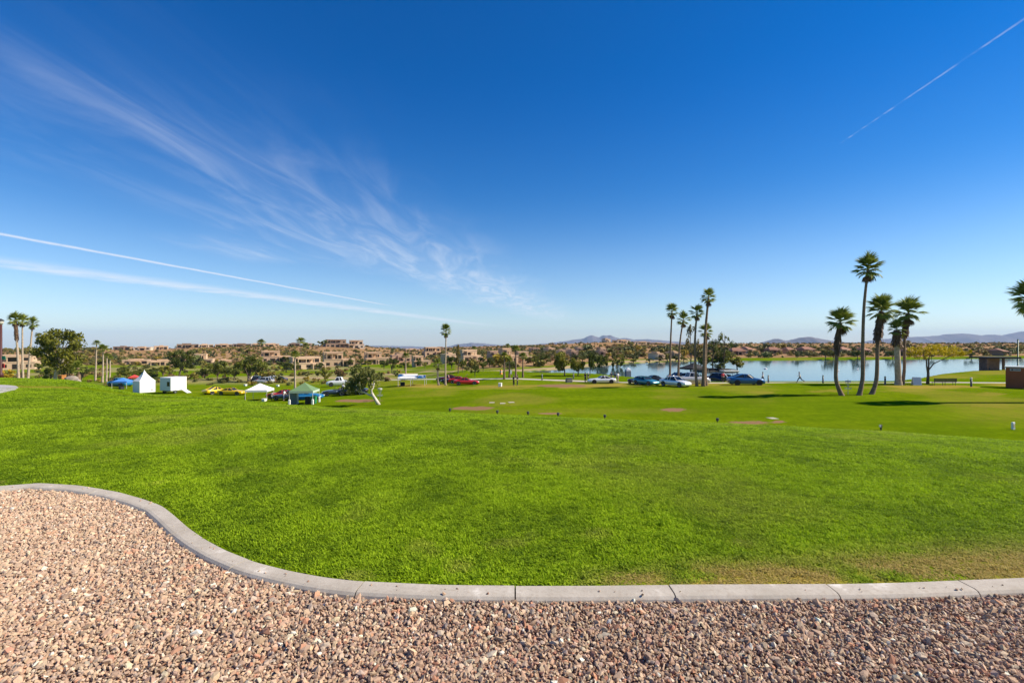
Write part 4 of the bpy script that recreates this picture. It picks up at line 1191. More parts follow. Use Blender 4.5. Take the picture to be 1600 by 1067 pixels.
for (u, v, ru, rv, n_) in [(566, 586, 14, 9, 26), (576, 596, 15, 12, 30), (552, 600, 13, 12, 28), (560, 602, 12, 8, 18), (590, 590, 8, 10, 16), (546, 609, 8, 7, 12), (558, 578, 8, 5, 10)]:
    for k in range(n_):
        a = r.uniform(0, 6.28); q = math.sqrt(r.uniform(0, 1))
        p = lp(u + ru * q * math.cos(a), v - 3 + rv * q * math.sin(a), r.uniform(-1.3, 1.3)); cl.append((*p, r.uniform(.18, .38)))
link(bpy.data.objects.new('crown', crown_mesh('crown', cl, 34, 0.10, 5, LEAF['grey'], hang=.8)), e)
# golden tree by the bench
b0 = hit(1449, 600); D = b0.y
e = empty('golden_tree', b0, 0, 'spreading golden yellow tree with forked bare trunk beside the bench', 'tree')
m = MB()
m.tube([lp(1449.5, 601), lp(1450, 590), lp(1450.5, 582)], [.22, .17, .16], 8)
m.tube([lp(1450, 583), lp(1448, 572), lp(1447.5, 561), lp(1440, 550)], [.14, .10, .08, .03], 7)
m.tube([lp(1450.5, 583), lp(1453, 572, .2), lp(1454, 561, .3), lp(1458, 549, .4)], [.14, .10, .08, .03], 7)
m.tube([lp(1452, 577), lp(1457, 568, -.2), lp(1468, 562, -.4), lp(1482, 555, -.5), lp(1494, 550, -.4)], [.09, .07, .06, .04, .02], 7)
m.tube([lp(1447.5, 563), lp(1438, 556, -.5), lp(1430, 550, -.7)], [.06, .04, .02], 6)
m.build('trunk', BARK, e, True)
r = np.random.default_rng(78); cl = []
for (u, v, ru, rv, n_) in [(1440, 550, 12, 7, 20), (1455, 547, 16, 7, 30), (1474, 547, 14, 7, 26), (1492, 550, 13, 6, 20), (1434, 553, 6, 6, 8), (1500, 552, 6, 4, 6)]:
    for k in range(n_):
        a = r.uniform(0, 6.28); q = math.sqrt(r.uniform(0, 1))
        p = lp(u + ru * q * math.cos(a), v + rv * q * math.sin(a), r.uniform(-2.0, 2.0)); cl.append((*p, r.uniform(.22, .42)))
link(bpy.data.objects.new('crown', crown_mesh('crown', cl, 40, 0.11, 6, LEAF['yellow'])), e)

# ------------------------------------------------------------------ houses
STUCCO = [material('tan stucco', (0.56, 0.385, 0.24), .9, var=.12, vscale=.6), material('pink stucco', (0.57, 0.41, 0.265), .9, var=.12, vscale=.6),
          material('pale stucco', (0.62, 0.51, 0.38), .9, var=.12, vscale=.6), material('brown stucco', (0.30, 0.205, 0.14), .9, var=.15, vscale=.6), material('rose stucco', (0.47, 0.32, 0.215), .9, var=.12, vscale=.6)]
PANE = material('dark window glass', (0.025, 0.022, 0.022), .15)
TRIM = material('brown timber trim', (0.16, 0.09, 0.055), .8)
PALEROOF = material('pale roof coating', (0.60, 0.52, 0.44), .9, var=.15, vscale=.5)
TILE = material('red clay tile', (0.30, 0.135, 0.085), .85, var=.3, vscale=2.0)
def house(label, u, vb, vt, wpx, style=0, storeys=2, group=None, rz=None, d=None, seed=0, tile=False, dx=0.0):
    p = at(u, d) if d else hit(u, vb)
    r = random.Random(seed * 7 + 3)
    if rz is None or abs(rz) < .3: rz = (r.uniform(.35, .7) if u < 780 else r.uniform(.1, .5))
    Wd = wpx / F * p.y; H = max(zrow(vt, p.y) - p.z, 2.6)
    e = empty('adobe_house', p, rz, label, 'house', group)
    dp = min(11.0, max(6.0, Wd * .6)); h1 = H / storeys
    st = STUCCO[style]
    m = MB(); win = []; par = MB(); tri = []
    def block(x0, x1, y0, y1, z0, z1, openings=True):
        m.box(x0, x1, y0, y1, z0, z1)
        # parapet, standing 3 mm proud of the wall
        par.box(x0 - .12, x1 + .12, y0 - .12, y1 + .12, z1 - .02, z1 + .38)
        if openings:
            n = max(1, int((x1 - x0) / 3.6)); wdt = (x1 - x0) / n
            hh = z1 - max(z0, 0)
            for i in range(n):
                cx = x0 + (i + .5) * wdt; big = r.random() < .45
                ww = min(wdt * .33, 1.5 if big else .8)
                zb_ = max(z0, 0) + (.25 if big else .9); zt_ = min(z1 - .55, zb_ + (2.0 if big else 1.2))
                if zt_ - zb_ > .5: win.append((cx - ww, cx + ww, y0, zb_, zt_))
    if storeys == 2:
        block(-Wd / 2, Wd / 2, 0, dp, -2.5, h1)
        xs = r.choice([(-.5, .12), (-.12, .5), (-.42, .42), (-.5, .4)])
        ux0, ux1 = Wd * xs[0], Wd * xs[1]
        block(ux0, ux1, 2.2, dp - .3, h1 - .05, H)
        # covered balcony: deep slab on posts in front of the upper floor
        bx0, bx1 = ux0 + (ux1 - ux0) * .12, ux0 + (ux1 - ux0) * .72
        par.box(bx0, bx1, -.2, 2.3, H - .62, H - .2)
        for px_2 in (bx0 + .2, (bx0 + bx1) / 2, bx1 - .2): par.box(px_2 - .16, px_2 + .16, -.1, .22, h1 + .3, H - .6)
        # covered patio below
        cx0, cx1 = (-Wd / 2 + .3, -Wd * .1) if r.random() < .5 else (Wd * .08, Wd / 2 - .3)
        par.box(cx0, cx1, -2.4, .05, h1 - .55, h1 - .15)
        for px_2 in (cx0 + .25, cx1 - .25): par.box(px_2 - .2, px_2 + .2, -2.35, -1.95, -1.5, h1 - .5)
    else:
        block(-Wd / 2, Wd / 2, 0, dp, -2.5, H * .82)
        block(-Wd * r.uniform(.1, .35), Wd * r.uniform(.05, .3), 1.5, dp * .8, H * .82 - .05, H, False)
        cx0 = -Wd / 2 + Wd * r.uniform(.1, .4)
        par.box(cx0, cx0 + Wd * .35, -2.2, .05, H * .62, H * .78)
        for px_2 in (cx0 + .2, cx0 + Wd * .35 - .2): par.box(px_2 - .18, px_2 + .18, -2.1, -1.75, -1.5, H * .64)
    m.build('wall', st, e)
    par.build('parapet', st if style != 2 else STUCCO[0], e)
    if tile:
        ro = MB(); ro.add([(-Wd / 2 - .5, -.8, H * .8), (Wd / 2 + .5, -.8, H * .8), (Wd / 2 + .5, dp + .6, H * .8), (-Wd / 2 - .5, dp + .6, H * .8), (-Wd / 2 + 1.5, dp / 2, H * 1.05 + .8), (Wd / 2 - 1.5, dp / 2, H * 1.05 + .8)],
            [(0, 3, 2, 1), (0, 1, 5, 4), (2, 3, 4, 5), (1, 2, 5), (3, 0, 4)])
        ro.build('tile_roof', TILE, e)
    for (a, b_, y, z0, z1) in win:
        fr = MB().box(a - .1, b_ + .1, y - .05, y + .05, z0 - .1, z1 + .1).build('window', TRIM, e)
        MB().box(a, b_, y - .075, y - .04, z0, z1).build('pane', PANE, fr)
    return e

house('pink house with small dark windows behind the three pale palms', 16, 577, 556, 56, 1, 2, d=210, seed=1, rz=.2)
house('long low tan house with pale roof edge behind the white tent', 212, 569, 562, 34, 0, 1, seed=2, rz=0)
house('low tan house between the white tent and the conifer', 252, 571, 563, 36, 0, 1, seed=3, rz=0)
house('two storey pink house just right of the dark conifer', 317, 570, 554, 26, 1, 2, seed=4)
house('small tan house above the round tree left of the largest tree', 352, 569, 563, 18, 0, 1, seed=5)
house('wide two storey tan house above the largest field tree', 432, 566, 549, 42, 0, 2, seed=6, rz=.05)
house('two storey pale pink house beside the green fairway', 482, 577, 559, 50, 1, 2, seed=7, rz=.0)
house('two storey tan house with covered balconies above the straw bush', 531, 573, 551, 46, 0, 2, seed=8, rz=-.05)
house('tan house above the white trunked leaning tree', 592, 569, 551, 40, 0, 2, seed=9)
house('low rose house right of the tan house above the leaning tree', 628, 566, 553, 30, 4, 1, seed=10)
house('brown house high on the slope behind the single palm', 678, 556, 543, 28, 0, 2, seed=11)
house('tan house low on the slope left of the single palm', 660, 572, 557, 26, 0, 2, seed=12, rz=.1)
house('tan house close on the right of the single palm', 706, 566, 552, 20, 1, 1, seed=13)
house('pale two storey house behind the tall narrow rusty tree', 738, 565, 548, 30, 1, 2, seed=14)
house('rose house left of the lakeside palms', 779, 564, 550, 20, 4, 2, seed=15)
house('tan house directly behind the lakeside palms', 800, 568, 546, 22, 0, 2, seed=16)
house('pink house right of the lakeside palms', 821, 566, 551, 20, 1, 2, seed=17)
RR = 'row of rose houses on the hill behind the willows'
for k, (u, vb, vt, w_) in enumerate([(835, 550, 544, 12), (862, 551, 545, 12), (890, 553, 546, 12), (908, 551, 545, 12), (926, 551, 545, 12), (944, 552, 546, 12), (880, 556, 550, 14), (898, 558, 551, 12), (942, 557, 551, 10)]):
    house('small rose coloured flat roofed house on the hill behind the willows', u, vb, vt, w_, (4, 0, 4, 4, 1)[k % 5], 1, RR, seed=30 + k)
house('low white building on the bank left of the palm clump', 1032, 562.5, 557, 10, 2, 1, seed=18)
house('tan house with dark windows at the bank behind the palm clump', 1058, 560, 553, 10, 0, 1, seed=19)
TR = 'tile roofed houses on the slope across the lake'
for k, (u, vb, vt, w_) in enumerate([(1155, 555, 547, 22), (1173, 552, 546, 14), (1212, 553, 546, 20), (1237, 553, 547, 14), (1265, 552, 546, 22), (1322, 552, 546, 22), (1425, 556, 548, 14), (1355, 553, 548, 14), (1570, 556, 549, 16)]):
    house('low ' + ('brown', 'pale', 'dark brown', 'tan')[k % 4] + ' house with red tile roof on the slope across the lake', u, vb, vt, w_, (3, 2, 3, 0)[k % 4], 1, ('brown ', 'pale ', 'dark brown ', 'tan ')[k % 4] + TR, seed=50 + k, tile=True)
LW = 'pale walls stepping down the ridge above the lake'
for k, (u, d_, w_, v1) in enumerate([(950, 495, 10, 529), (975, 497, 24, 531), (1004, 500, 28, 535), (1030, 500, 26, 538), (1050, 505, 22, 541)]):
    house('pale house stepping down the ridge above the lake', u, 545, v1, w_, 2, 1, LW, d=d_ - 12, seed=70 + k, rz=0)
house('large modern house with dark glass on the left hill skyline', 527, 545, 531, 34, 3, 2, d=438, seed=80, rz=.1)
house('pale modern house right of the dark skyline house', 557, 545, 532, 24, 2, 2, d=445, seed=81, rz=-.1)
SK = 'low houses along the left hill skyline'
for k, (u, d_, w_, v1) in enumerate([(190, 400, 22, 541), (222, 408, 22, 542), (252, 430, 18, 540), (293, 436, 28, 537), (322, 438, 20, 538), (350, 438, 24, 538), (378, 440, 24, 538), (400, 440, 14, 537), (424, 440, 22, 537), (460, 440, 16, 536), (480, 440, 14, 536), (645, 500, 22, 545), (690, 520, 18, 543)]):
    house(('low brown', 'low pale', 'low tan')[k % 3] + ' walled house along the left hill skyline', u, 550, v1, w_, (3, 2, 0)[k % 3], 1, ('brown ', 'pale ', 'tan ')[k % 3] + SK, d=d_, seed=90 + k)

# ------------------------------------------------------------------ haze
hm = bpy.data.materials.new('air haze'); hm.use_nodes = True
t = NT(hm.node_tree); t.n.remove(t.n['Principled BSDF'])
pv = t.node('ShaderNodeVolumePrincipled'); pv.inputs['Density'].default_value = 4.2e-5
pv.inputs['Color'].default_value = (0.42, 0.64, 1.0, 1); pv.inputs['Anisotropy'].default_value = 0.0
t.l.new(pv.outputs[0], t.n['Material Output'].inputs['Volume'])
tag(MB().box(-34500, 34500, -300, 15500, -345, 330).build('haze', hm), 'thin blue desert haze filling the air over the whole view', 'haze', kind='stuff')

# ------------------------------------------------------------------ vehicles
def paint(name, c, metal=0.25):
    return material('car paint ' + name, c, .28, metal, coat=.6)
GLASS = material('car glass', (0.02, 0.024, 0.03), .08)
TYRE = material('tyre rubber', (0.018, 0.018, 0.018), .85)
RIM = material('alloy rim', (0.45, 0.45, 0.46), .3, .8)
DARKRIM = material('dark rim', (0.05, 0.045, 0.04), .4, .6)
LAMP = material('headlamp glass', (0.85, 0.87, 0.88), .1)
TAIL = material('tail lamp red', (0.45, 0.02, 0.02), .2)
BLACK = material('black plastic', (0.02, 0.02, 0.022), .6)
SEAT = material('dark car seat', (0.05, 0.035, 0.03), .8)
STY = {  # x fractions of length from nose(1) to tail(0): hood height, cabin stations
    'coupe': dict(H=1.30, W=1.88, wheel=.335, hood=.80, belt=.88, tail=.90, ws0=.64, ws1=.50, rf1=.36, rw0=.12),
    'sedan': dict(H=1.45, W=1.84, wheel=.33, hood=.86, belt=.94, tail=.98, ws0=.70, ws1=.56, rf1=.34, rw0=.16),
    'suv': dict(H=1.68, W=1.95, wheel=.38, hood=1.02, belt=1.10, tail=1.12, ws0=.71, ws1=.58, rf1=.16, rw0=.04),
    'suvcoupe': dict(H=1.63, W=1.98, wheel=.39, hood=1.02, belt=1.10, tail=1.15, ws0=.70, ws1=.56, rf1=.36, rw0=.05),
    'pickup': dict(H=1.85, W=2.0, wheel=.40, hood=1.12, belt=1.22, tail=1.12, ws0=.70, ws1=.62, rf1=.43, rw0=.38),
    'convertible': dict(H=1.22, W=1.82, wheel=.32, hood=.78, belt=.84, tail=.86, ws0=.64, ws1=.55, rf1=.36, rw0=.28),
    'wagon': dict(H=1.50, W=1.85, wheel=.33, hood=.88, belt=.97, tail=1.0, ws0=.70, ws1=.57, rf1=.14, rw0=.03),
}
def car(label, kind, L, pt, u, v, rz, d=None, group=None, rim=RIM, cat='car', open_hood=False, name='parked_car', roof_paint=None):
    s = STY[kind]; p = at(u, d) if d else hit(u, v)
    e = empty(name, p, math.radians(rz), label, cat, group)
    hw = s['W'] / 2; r = s['wheel']
    X = lambda f: (f - .5) * L
    # lower body: lofted sections
    st = [(0.0, .80, .42, s['tail'] * .82), (.015, .88, .30, s['tail'] * .93), (.06, .96, .24, s['tail'] * .985), (.16, 1.0, .20, s['tail']), (s['rf1'], 1.0, .19, s['belt'] + .01), (.5, 1.0, .19, s['belt']),
          (s['ws0'], .99, .19, s['hood'] + .06), (.80, .98, .20, s['hood']), (.92, .94, .21, s['hood'] * .90), (.975, .86, .24, s['hood'] * .78), (1.0, .74, .32, s['hood'] * .62)]
    v_ = []; f_ = []
    for (fx, wf, zb, zt) in st:
        w2 = hw * wf; zm = zb + (zt - zb) * .55
        half = [(0, zb), (w2 * .82, zb), (w2 * .97, zb + .10), (w2, zm), (w2 * .97, zt - .10), (w2 * .88, zt - .02), (w2 * .6, zt + .015), (0, zt + .025)]
        ring = half + [(-a, b) for a, b in half[-2:0:-1]]
        v_ += [(X(fx), a, b) for a, b in ring]
    n = 14
    for i in range(len(st) - 1):
        for k in range(n):
            j = (k + 1) % n; f_.append((i * n + k, i * n + n + k, i * n + n + j, i * n + j))
    f_.append(tuple(range(n))); f_.append(tuple(reversed(range((len(st) - 1) * n, len(st) * n))))
    body = MB().add(v_, f_).build('body', pt, e, True)
    zt = s['H']; zb = s['belt'] - .06
    if kind != 'convertible':
        a0, a1, a2, a3 = X(s['ws0']), X(s['ws1']), X(s['rf1']), X(s['rw0'])
        wb, wt = hw * .90, hw * .70
        zr = zt - .05
        g = MB()
        def ringx(z, xf, xb, ww): return [(xf, -ww * .82, z), (xf, ww * .82, z), (xf - .35, ww, z), (xb + .3, ww, z), (xb, ww * .82, z), (xb, -ww * .82, z), (xb + .3, -ww, z), (xf - .35, -ww, z)]
        A = ringx(zb, a0, a3, wb); B = ringx(zr, a1, a2, wt)
        g.add(A + B, [(i, (i + 1) % 8, 8 + (i + 1) % 8, 8 + i) for i in range(8)] + [tuple(range(8, 16)), tuple(reversed(range(8)))])
        g.build('windows', GLASS, e)
        rp = roof_paint or pt
        C = ringx(zr - .015, a1 + .06, a2 - .06, wt * 1.03); D_ = ringx(zt, a1 - .25, a2 + .25, wt * .8)
        MB().add(C + D_, [(i, (i + 1) % 8, 8 + (i + 1) % 8, 8 + i) for i in range(8)] + [tuple(range(8, 16)), tuple(reversed(range(8)))]).build('roof', rp, e, False)
        for sy in (-1, 1):
            m = MB()
            m.tube([(a0 - .03, sy * wb * .86, zb), (a1, sy * wt * .88, zr)], .045, 5)
            m.tube([(a3 + .03, sy * wb * .90, zb), (a2, sy * wt * .92, zr)], .075, 5)
            xm = (a1 + a2) / 2; m.tube([(xm - .1, sy * wb * 1.0, zb), (xm, sy * wt * 1.01, zr)], .04, 5)
            if kind in ('suv', 'wagon', 'sedan', 'suvcoupe'):
                x2 = a2 + .25 if kind != 'sedan' else a2 + .05; m.tube([(x2 - .05, sy * wb, zb), (x2, sy * wt * 1.01, zr)], .05, 5)
            m.build('pillar', rp, e)
    else:
        a0, a1 = X(s['ws0']), X(s['ws1'])
        MB().add([(a0, -hw * .78, zb), (a0, hw * .78, zb), (a1, hw * .66, zt), (a1, -hw * .66, zt), (a0 - .04, -hw * .78, zb), (a0 - .04, hw * .78, zb), (a1 - .04, hw * .66, zt), (a1 - .04, -hw * .66, zt)],
                 [(0, 1, 2, 3), (7, 6, 5, 4), (0, 3, 7, 4), (1, 5, 6, 2), (3, 2, 6, 7)]).build('windscreen', GLASS, e)
        MB().box(X(s['rw0']), a0 - .25, -hw * .74, hw * .74, zb - .05, s['belt'] + .03).build('cockpit', BLACK, e)
        for sy in (-.38, .38): MB().box(X(.40), X(.40) + .18, sy * hw * 1.1 - .22, sy * hw * 1.1 + .22, zb, s['belt'] + .30, .05).build('seat', SEAT, e)
    if kind == 'pickup':
        MB().box(X(.03), X(.365), -hw * .80, hw * .80, s['tail'] + .0, s['tail'] + .045).build('bed_cover', BLACK, e)
    if open_hood:
        MB().box(0, 1.15, -hw * .75, hw * .75, 0, .05).build('hood', pt, e, False, (X(s['ws0']) + .12, 0, s['hood'] + .05), (0, math.radians(-52), 0))
    # wheels
    for fx in (.19, .81):
        for sy in (-1, 1):
            wmsh = MB(); y = sy * (hw - .09)
            prof_ = [(r * .62, -.115), (r * .93, -.115), (r, -.075), (r, .075), (r * .93, .115), (r * .62, .115)]
            lv = MB().lathe(prof_, 18)
            vv = [(a, c, b) for a, b, c in lv.v]
            wh = MB().add(vv, lv.f).build('wheel', TYRE, e, False, (X(fx), y, r))
            lr = MB().lathe([(r * .1, -.02), (r * .60, -.118), (r * .66, -.120), (r * .66, .120), (r * .60, .118), (r * .1, .02)], 18)
            MB().add([(a, c, b) for a, b, c in lr.v], lr.f).build('rim', rim, wh)
            la = MB().lathe([(r * 1.13, -.02), (r * 1.13, .02)], 20)
            MB().add([(a, c, b) for a, b, c in la.v], la.f).build('wheel_arch', BLACK, e, False, (X(fx), sy * (hw - .012), r + .03))
    for sy in (-1, 1):
        MB().box(-.10, .06, -.16, .16, -.06, .06, .02).build('headlight', LAMP, e, False, (X(.972), sy * hw * .62, s['hood'] * .72), (0, 0, -sy * .35))
        MB().box(-.05, .06, -.19, .19, -.06, .06, .02).build('tail_light', TAIL, e, False, (X(.012), sy * hw * .62, s['tail'] * .80))
    MB().box(-.03, .05, -hw * .40, hw * .40, -.10, .10, .02).build('grille', BLACK, e, False, (X(.985), 0, s['hood'] * .50))
    return e

P = {k: paint(k, c) for k, c in dict(yellow=(.78, .52, .0), white=(.82, .82, .80), silver=(.50, .50, .50), blue=(.010, .085, .24), teal=(.035, .22, .28), navy=(.012, .02, .06), black=(.012, .012, .014),
     red=(.55, .02, .02), darkred=(.12, .010, .015), slate=(.07, .10, .14), brightblue=(.02, .20, .42), grey=(.30, .31, .32), purple=(.07, .05, .14)).items()}
car('yellow sports coupe in front of the second yellow coupe', 'coupe', 4.6, P['yellow'], 363, 617, -4)
car('yellow sports coupe half hidden behind another yellow coupe', 'coupe', 4.6, P['yellow'], 339.5, 615.2, 62)
car('red car with round nose beside the white canopy', 'coupe', 4.5, P['red'], 441, 622, 178)
car('pale blue grey convertible parked before the red car', 'convertible', 4.3, P['slate'], 450, 624.5, 175)
car('bright blue roadster under the green canopy', 'coupe', 4.4, P['brightblue'], 481, 624, 2)
car('white pickup truck with dark bed on the grass behind the leaning tree', 'pickup', 5.2, P['white'], 531, 603, 196, cat='truck', name='pickup_truck')
car('slate blue convertible with white windscreen frame left of the leaning tree', 'convertible', 4.4, P['slate'], 527, 617.5, 190)
car('black car under the low crown of the leaning tree', 'sedan', 4.5, P['black'], 551, 617, 185)
car('silver wagon in front of the largest field tree', 'wagon', 4.6, P['silver'], 412, 599, 184)
car('white car partly hidden behind the silver wagon', 'sedan', 4.5, P['white'], 424, 596, 175)
car('dark navy car right of the silver wagon', 'sedan', 4.4, P['navy'], 434, 597, 190)
car('black car behind the left end of the silver wagon', 'suv', 4.5, P['black'], 402, 597.5, 100)
car('dark red coupe beside the single tall palm', 'coupe', 4.5, P['darkred'], 699, 595.5, 182)
car('black coupe behind the dark red coupe', 'coupe', 4.5, P['black'], 708, 594, 176, d=92)
car('bright red sports car beside the dark red coupe', 'coupe', 4.6, P['red'], 729, 593, 5, d=88)
car('white sports coupe facing left on the lake bank', 'coupe', 4.6, P['white'], 940, 599, 183, rim=DARKRIM)
car('dark purple blue coupe behind the teal sports car', 'coupe', 4.4, P['purple'], 999, 600, 112)
car('teal blue sports car with pale headlamp facing the lawn', 'coupe', 4.4, P['teal'], 1010, 601.5, -62)
car('low black roadster behind the teal sports car', 'coupe', 4.5, P['black'], 1026, 598, 5, d=80)
car('silver white sedan facing the lawn with dark grille', 'sedan', 4.6, P['white'], 1055, 603.5, -58)
car('silver pickup behind the slim upright palm', 'pickup', 5.6, P['silver'], 1080, 600, 3, d=76.5, cat='truck', name='pickup_truck')
car('dark blue car behind the silver pickup left side', 'sedan', 4.5, P['navy'], 1063, 595, 10, d=87)
car('navy sedan behind the silver pickup hood', 'sedan', 4.5, P['navy'], 1073, 596, -10, d=85)
car('dark navy hatchback between the black canopy and the red shirted person', 'wagon', 4.3, P['navy'], 1116, 593, 160, d=85)
car('large blue coupe styled off roader parked at the path', 'suvcoupe', 5.0, P['blue'], 1165, 601.5, -3, rim=DARKRIM)
# utility cart with white roof
p = at(1139, 86); e = empty('utility_cart', p, math.radians(8), 'turquoise utility cart with white roof behind the blue off roader', 'cart')
MB().box(-1.3, 1.3, -.7, .7, .28, .85, .08).build('body', paint('turquoise', (.06, .42, .45)), e)
MB().box(-1.4, 1.45, -.78, .78, 1.86, 1.98, .04).build('roof', P['white'], e)
for x in (-1.2, 1.1):
    for y in (-.66, .66): MB().tube([(x, y, .8), (x * .95, y, 1.9)], .035, 6).build('roof_post', BLACK, e)
MB().box(-.5, .05, -.6, .6, .85, 1.25, .06).build('seat', SEAT, e)
for x in (-.9, .9):
    for y in (-.66, .66):
        lv = MB().lathe([(.12, -.1), (.27, -.1), (.28, 0), (.27, .1), (.12, .1)], 14)
        MB().add([(a, c, b) for a, b, c in lv.v], lv.f).build('wheel', TYRE, e, False, (x, y, .28))
# pickup with blue canopy at the left
car('bright blue pickup standing behind the blue canopy', 'pickup', 5.4, P['brightblue'], 187, 603.5, 165, cat='truck', name='pickup_truck')

# ------------------------------------------------------------------ canopies, tents, trailer
def fabric(name, c): return material('fabric ' + name, c, .8, var=.06, vscale=2)
POLE = material('pale canopy leg', (.62, .60, .56), .5, .3)
def canopy(label, u, v, w_, dp, he, hp, mat, rz=0.0, d=None, val=.28, legmat=None, weights=False, mat2=None):
    p = at(u, d) if d else hit(u, v)
    e = empty('pop_up_canopy', p, math.radians(rz), label, 'canopy')
    a, b_ = w_ / 2, dp / 2
    n = 6; m = MB(); vv = []
    for k in range(n + 1):                       # slightly sagging hip roof
        s = k / n; z = he + (hp - he) * (s ** 1.15)
        vv += [(-a * (1 - s), -b_ * (1 - s), z), (a * (1 - s), -b_ * (1 - s), z), (a * (1 - s), b_ * (1 - s), z), (-a * (1 - s), b_ * (1 - s), z)]
    f = [(i * 4 + k, i * 4 + (k + 1) % 4, i * 4 + 4 + (k + 1) % 4, i * 4 + 4 + k) for i in range(n) for k in range(4)]
    m.add(vv, f).build('canopy_top', mat, e)
    vb = MB()
    q = [(-a, -b_), (a, -b_), (a, b_), (-a, b_)]
    for k in range(4):
        (x0, y0), (x1, y1) = q[k], q[(k + 1) % 4]
        vb.add([(x0, y0, he - val), (x1, y1, he - val), (x1, y1, he + .01), (x0, y0, he + .01)], [(0, 1, 2, 3)])
    vb.build('valance', mat2 or mat, e)
    for (x, y) in q:
        x *= .97; y *= .97
        lg_ = MB().tube([(x, y, 0), (x, y, he)], .035, 6).build('leg', legmat or POLE, e)
        if weights: MB().box(x - .12, x + .12, y - .12, y + .12, 0, .75, .03).build('leg_weight', fabric('white', (.78, .77, .74)), lg_)
    fr = MB()
    for k in range(4):
        (x0, y0), (x1, y1) = q[k], q[(k + 1) % 4]
        fr.tube([(x0 * .97, y0 * .97, he - .03), ((x0 + x1) / 2 * .97, (y0 + y1) / 2 * .97, he - .35), (x1 * .97, y1 * .97, he - .03)], .018, 5)
    fr.build('frame', legmat or POLE, e)
    return e
canopy('white pop up canopy on bare legs beside the yellow cars', 406, 625, 3.1, 3.1, 1.65, 2.55, fabric('white', (.82, .82, .80)), 8)
canopy('faded green pop up canopy with white weighted legs', 476, 631, 3.0, 3.0, 1.85, 2.85, fabric('faded green', (.13, .22, .10)), 6, weights=True, mat2=fabric('pale green', (.42, .52, .40)))
canopy('blue pop up canopy over the tailgate of the pickup', 192, 606.5, 2.7, 2.7, 1.5, 2.2, fabric('bright blue', (.06, .22, .62)), 12)
canopy('red pop up canopy behind the white pointed tent', 210, 606, 2.0, 2.0, 1.4, 2.0, fabric('red', (.55, .06, .05)), 20, d=118)
canopy('black pop up canopy behind the slim palms', 1084, 598, 3.4, 3.4, 2.35, 3.25, fabric('black', (.014, .014, .016)), 20, d=85, mat2=fabric('black', (.03, .03, .035)))
car('red coupe with raised hood behind the bright red sports car', 'coupe', 4.5, P['red'], 719, 594, 4, d=92, open_hood=True)
# long white frame canopy: two gables side by side
p = hit(645, 602); e = empty('frame_canopy', p, math.radians(4), 'long white gabled frame canopy near the single tall palm', 'canopy')
wf = fabric('white', (.82, .82, .80))
m = MB()
def gable(x0, x1, y0, y1, z0, z1, axis):
    if axis == 'x':
        ym = (y0 + y1) / 2; v = [(x0, y0, z0), (x1, y0, z0), (x1, ym, z1), (x0, ym, z1), (x1, y1, z0), (x0, y1, z0)]; return v, [(0, 1, 2, 3), (3, 2, 4, 5)]
    xm = (x0 + x1) / 2; v = [(x0, y0, z0), (xm, y0, z1), (xm, y1, z1), (x0, y1, z0), (x1, y0, z0), (x1, y1, z0)]; return v, [(0, 1, 2, 3), (1, 4, 5, 2)]
m.add(*gable(-2.5, .9, -1.5, 1.5, 1.45, 2.05, 'x')); m.add(*gable(.95, 2.4, -1.4, 1.4, 1.4, 1.85, 'x'))
for (x0, x1, y) in ((-2.5, .9, -1.5), (-2.5, .9, 1.5)): m.add([(x0, y, 1.2), (x1, y, 1.2), (x1, y, 1.46), (x0, y, 1.46)], [(0, 1, 2, 3)])
m.build('canopy_top', wf, e)
for x in (-2.4, -.2, 2.3):
    for y in (-1.5, 1.4): MB().tube([(x, y, 0), (x, y, 1.5)], .04, 6).build('leg', POLE, e)
p = hit(629, 602.5); e = empty('equipment_case', p, .3, 'black equipment case under the long white canopy', 'case')
MB().box(-.4, .4, -.3, .3, 0, .55, .04).build('body', BLACK, e); MB().box(-.42, .42, -.32, .32, .55, .64, .03).build('lid', BLACK, e)
# white pagoda tent
p = hit(225.5, 612.5); zg = p.z
e = empty('pagoda_tent', p, math.radians(60), 'white closed tent with tall pointed roof beside the trailer', 'tent')
a = 1.28; he = 2.1; hp = zrow(577, p.y) - p.z
vv = []; n = 9
for k in range(n + 1):
    s = k / n; w2 = a * (1.04 * (1 - s) ** 1.55 + .0); z = he + (hp - he) * s
    vv += [(-w2, -w2, z), (w2, -w2, z), (w2, w2, z), (-w2, w2, z)]
MB().add(vv, [(i * 4 + k, i * 4 + (k + 1) % 4, i * 4 + 4 + (k + 1) % 4, i * 4 + 4 + k) for i in range(n) for k in range(4)]).build('roof', wf, e)
for k, (x0, y0, x1, y1) in enumerate([(-a, -a, a, -a), (a, -a, a, a), (a, a, -a, a), (-a, a, -a, -a)]):
    m = MB(); nn = 8
    for i in range(nn + 1):
        s = i / nn; o = .025 * math.sin(i * 2.1)
        dx, dy = (y1 - y0) / (2 * a) * o, -(x1 - x0) / (2 * a) * o
        m.v += [(x0 + (x1 - x0) * s + dx, y0 + (y1 - y0) * s + dy, 0), (x0 + (x1 - x0) * s, y0 + (y1 - y0) * s, he + .02)]
    m.f = [(2 * i, 2 * i + 2, 2 * i + 3, 2 * i + 1) for i in range(nn)]
    m.build('side_wall', wf, e)
for x in (-a, a):
    for y in (-a, a): MB().tube([(x, y, 0), (x, y, he)], .04, 6).build('pole', POLE, e)
MB().box(a * .45, a * .72, -a - .05, -a - .02, .35, .62).build('panel_mark', material('grey print', (.45, .45, .45), .8), e)
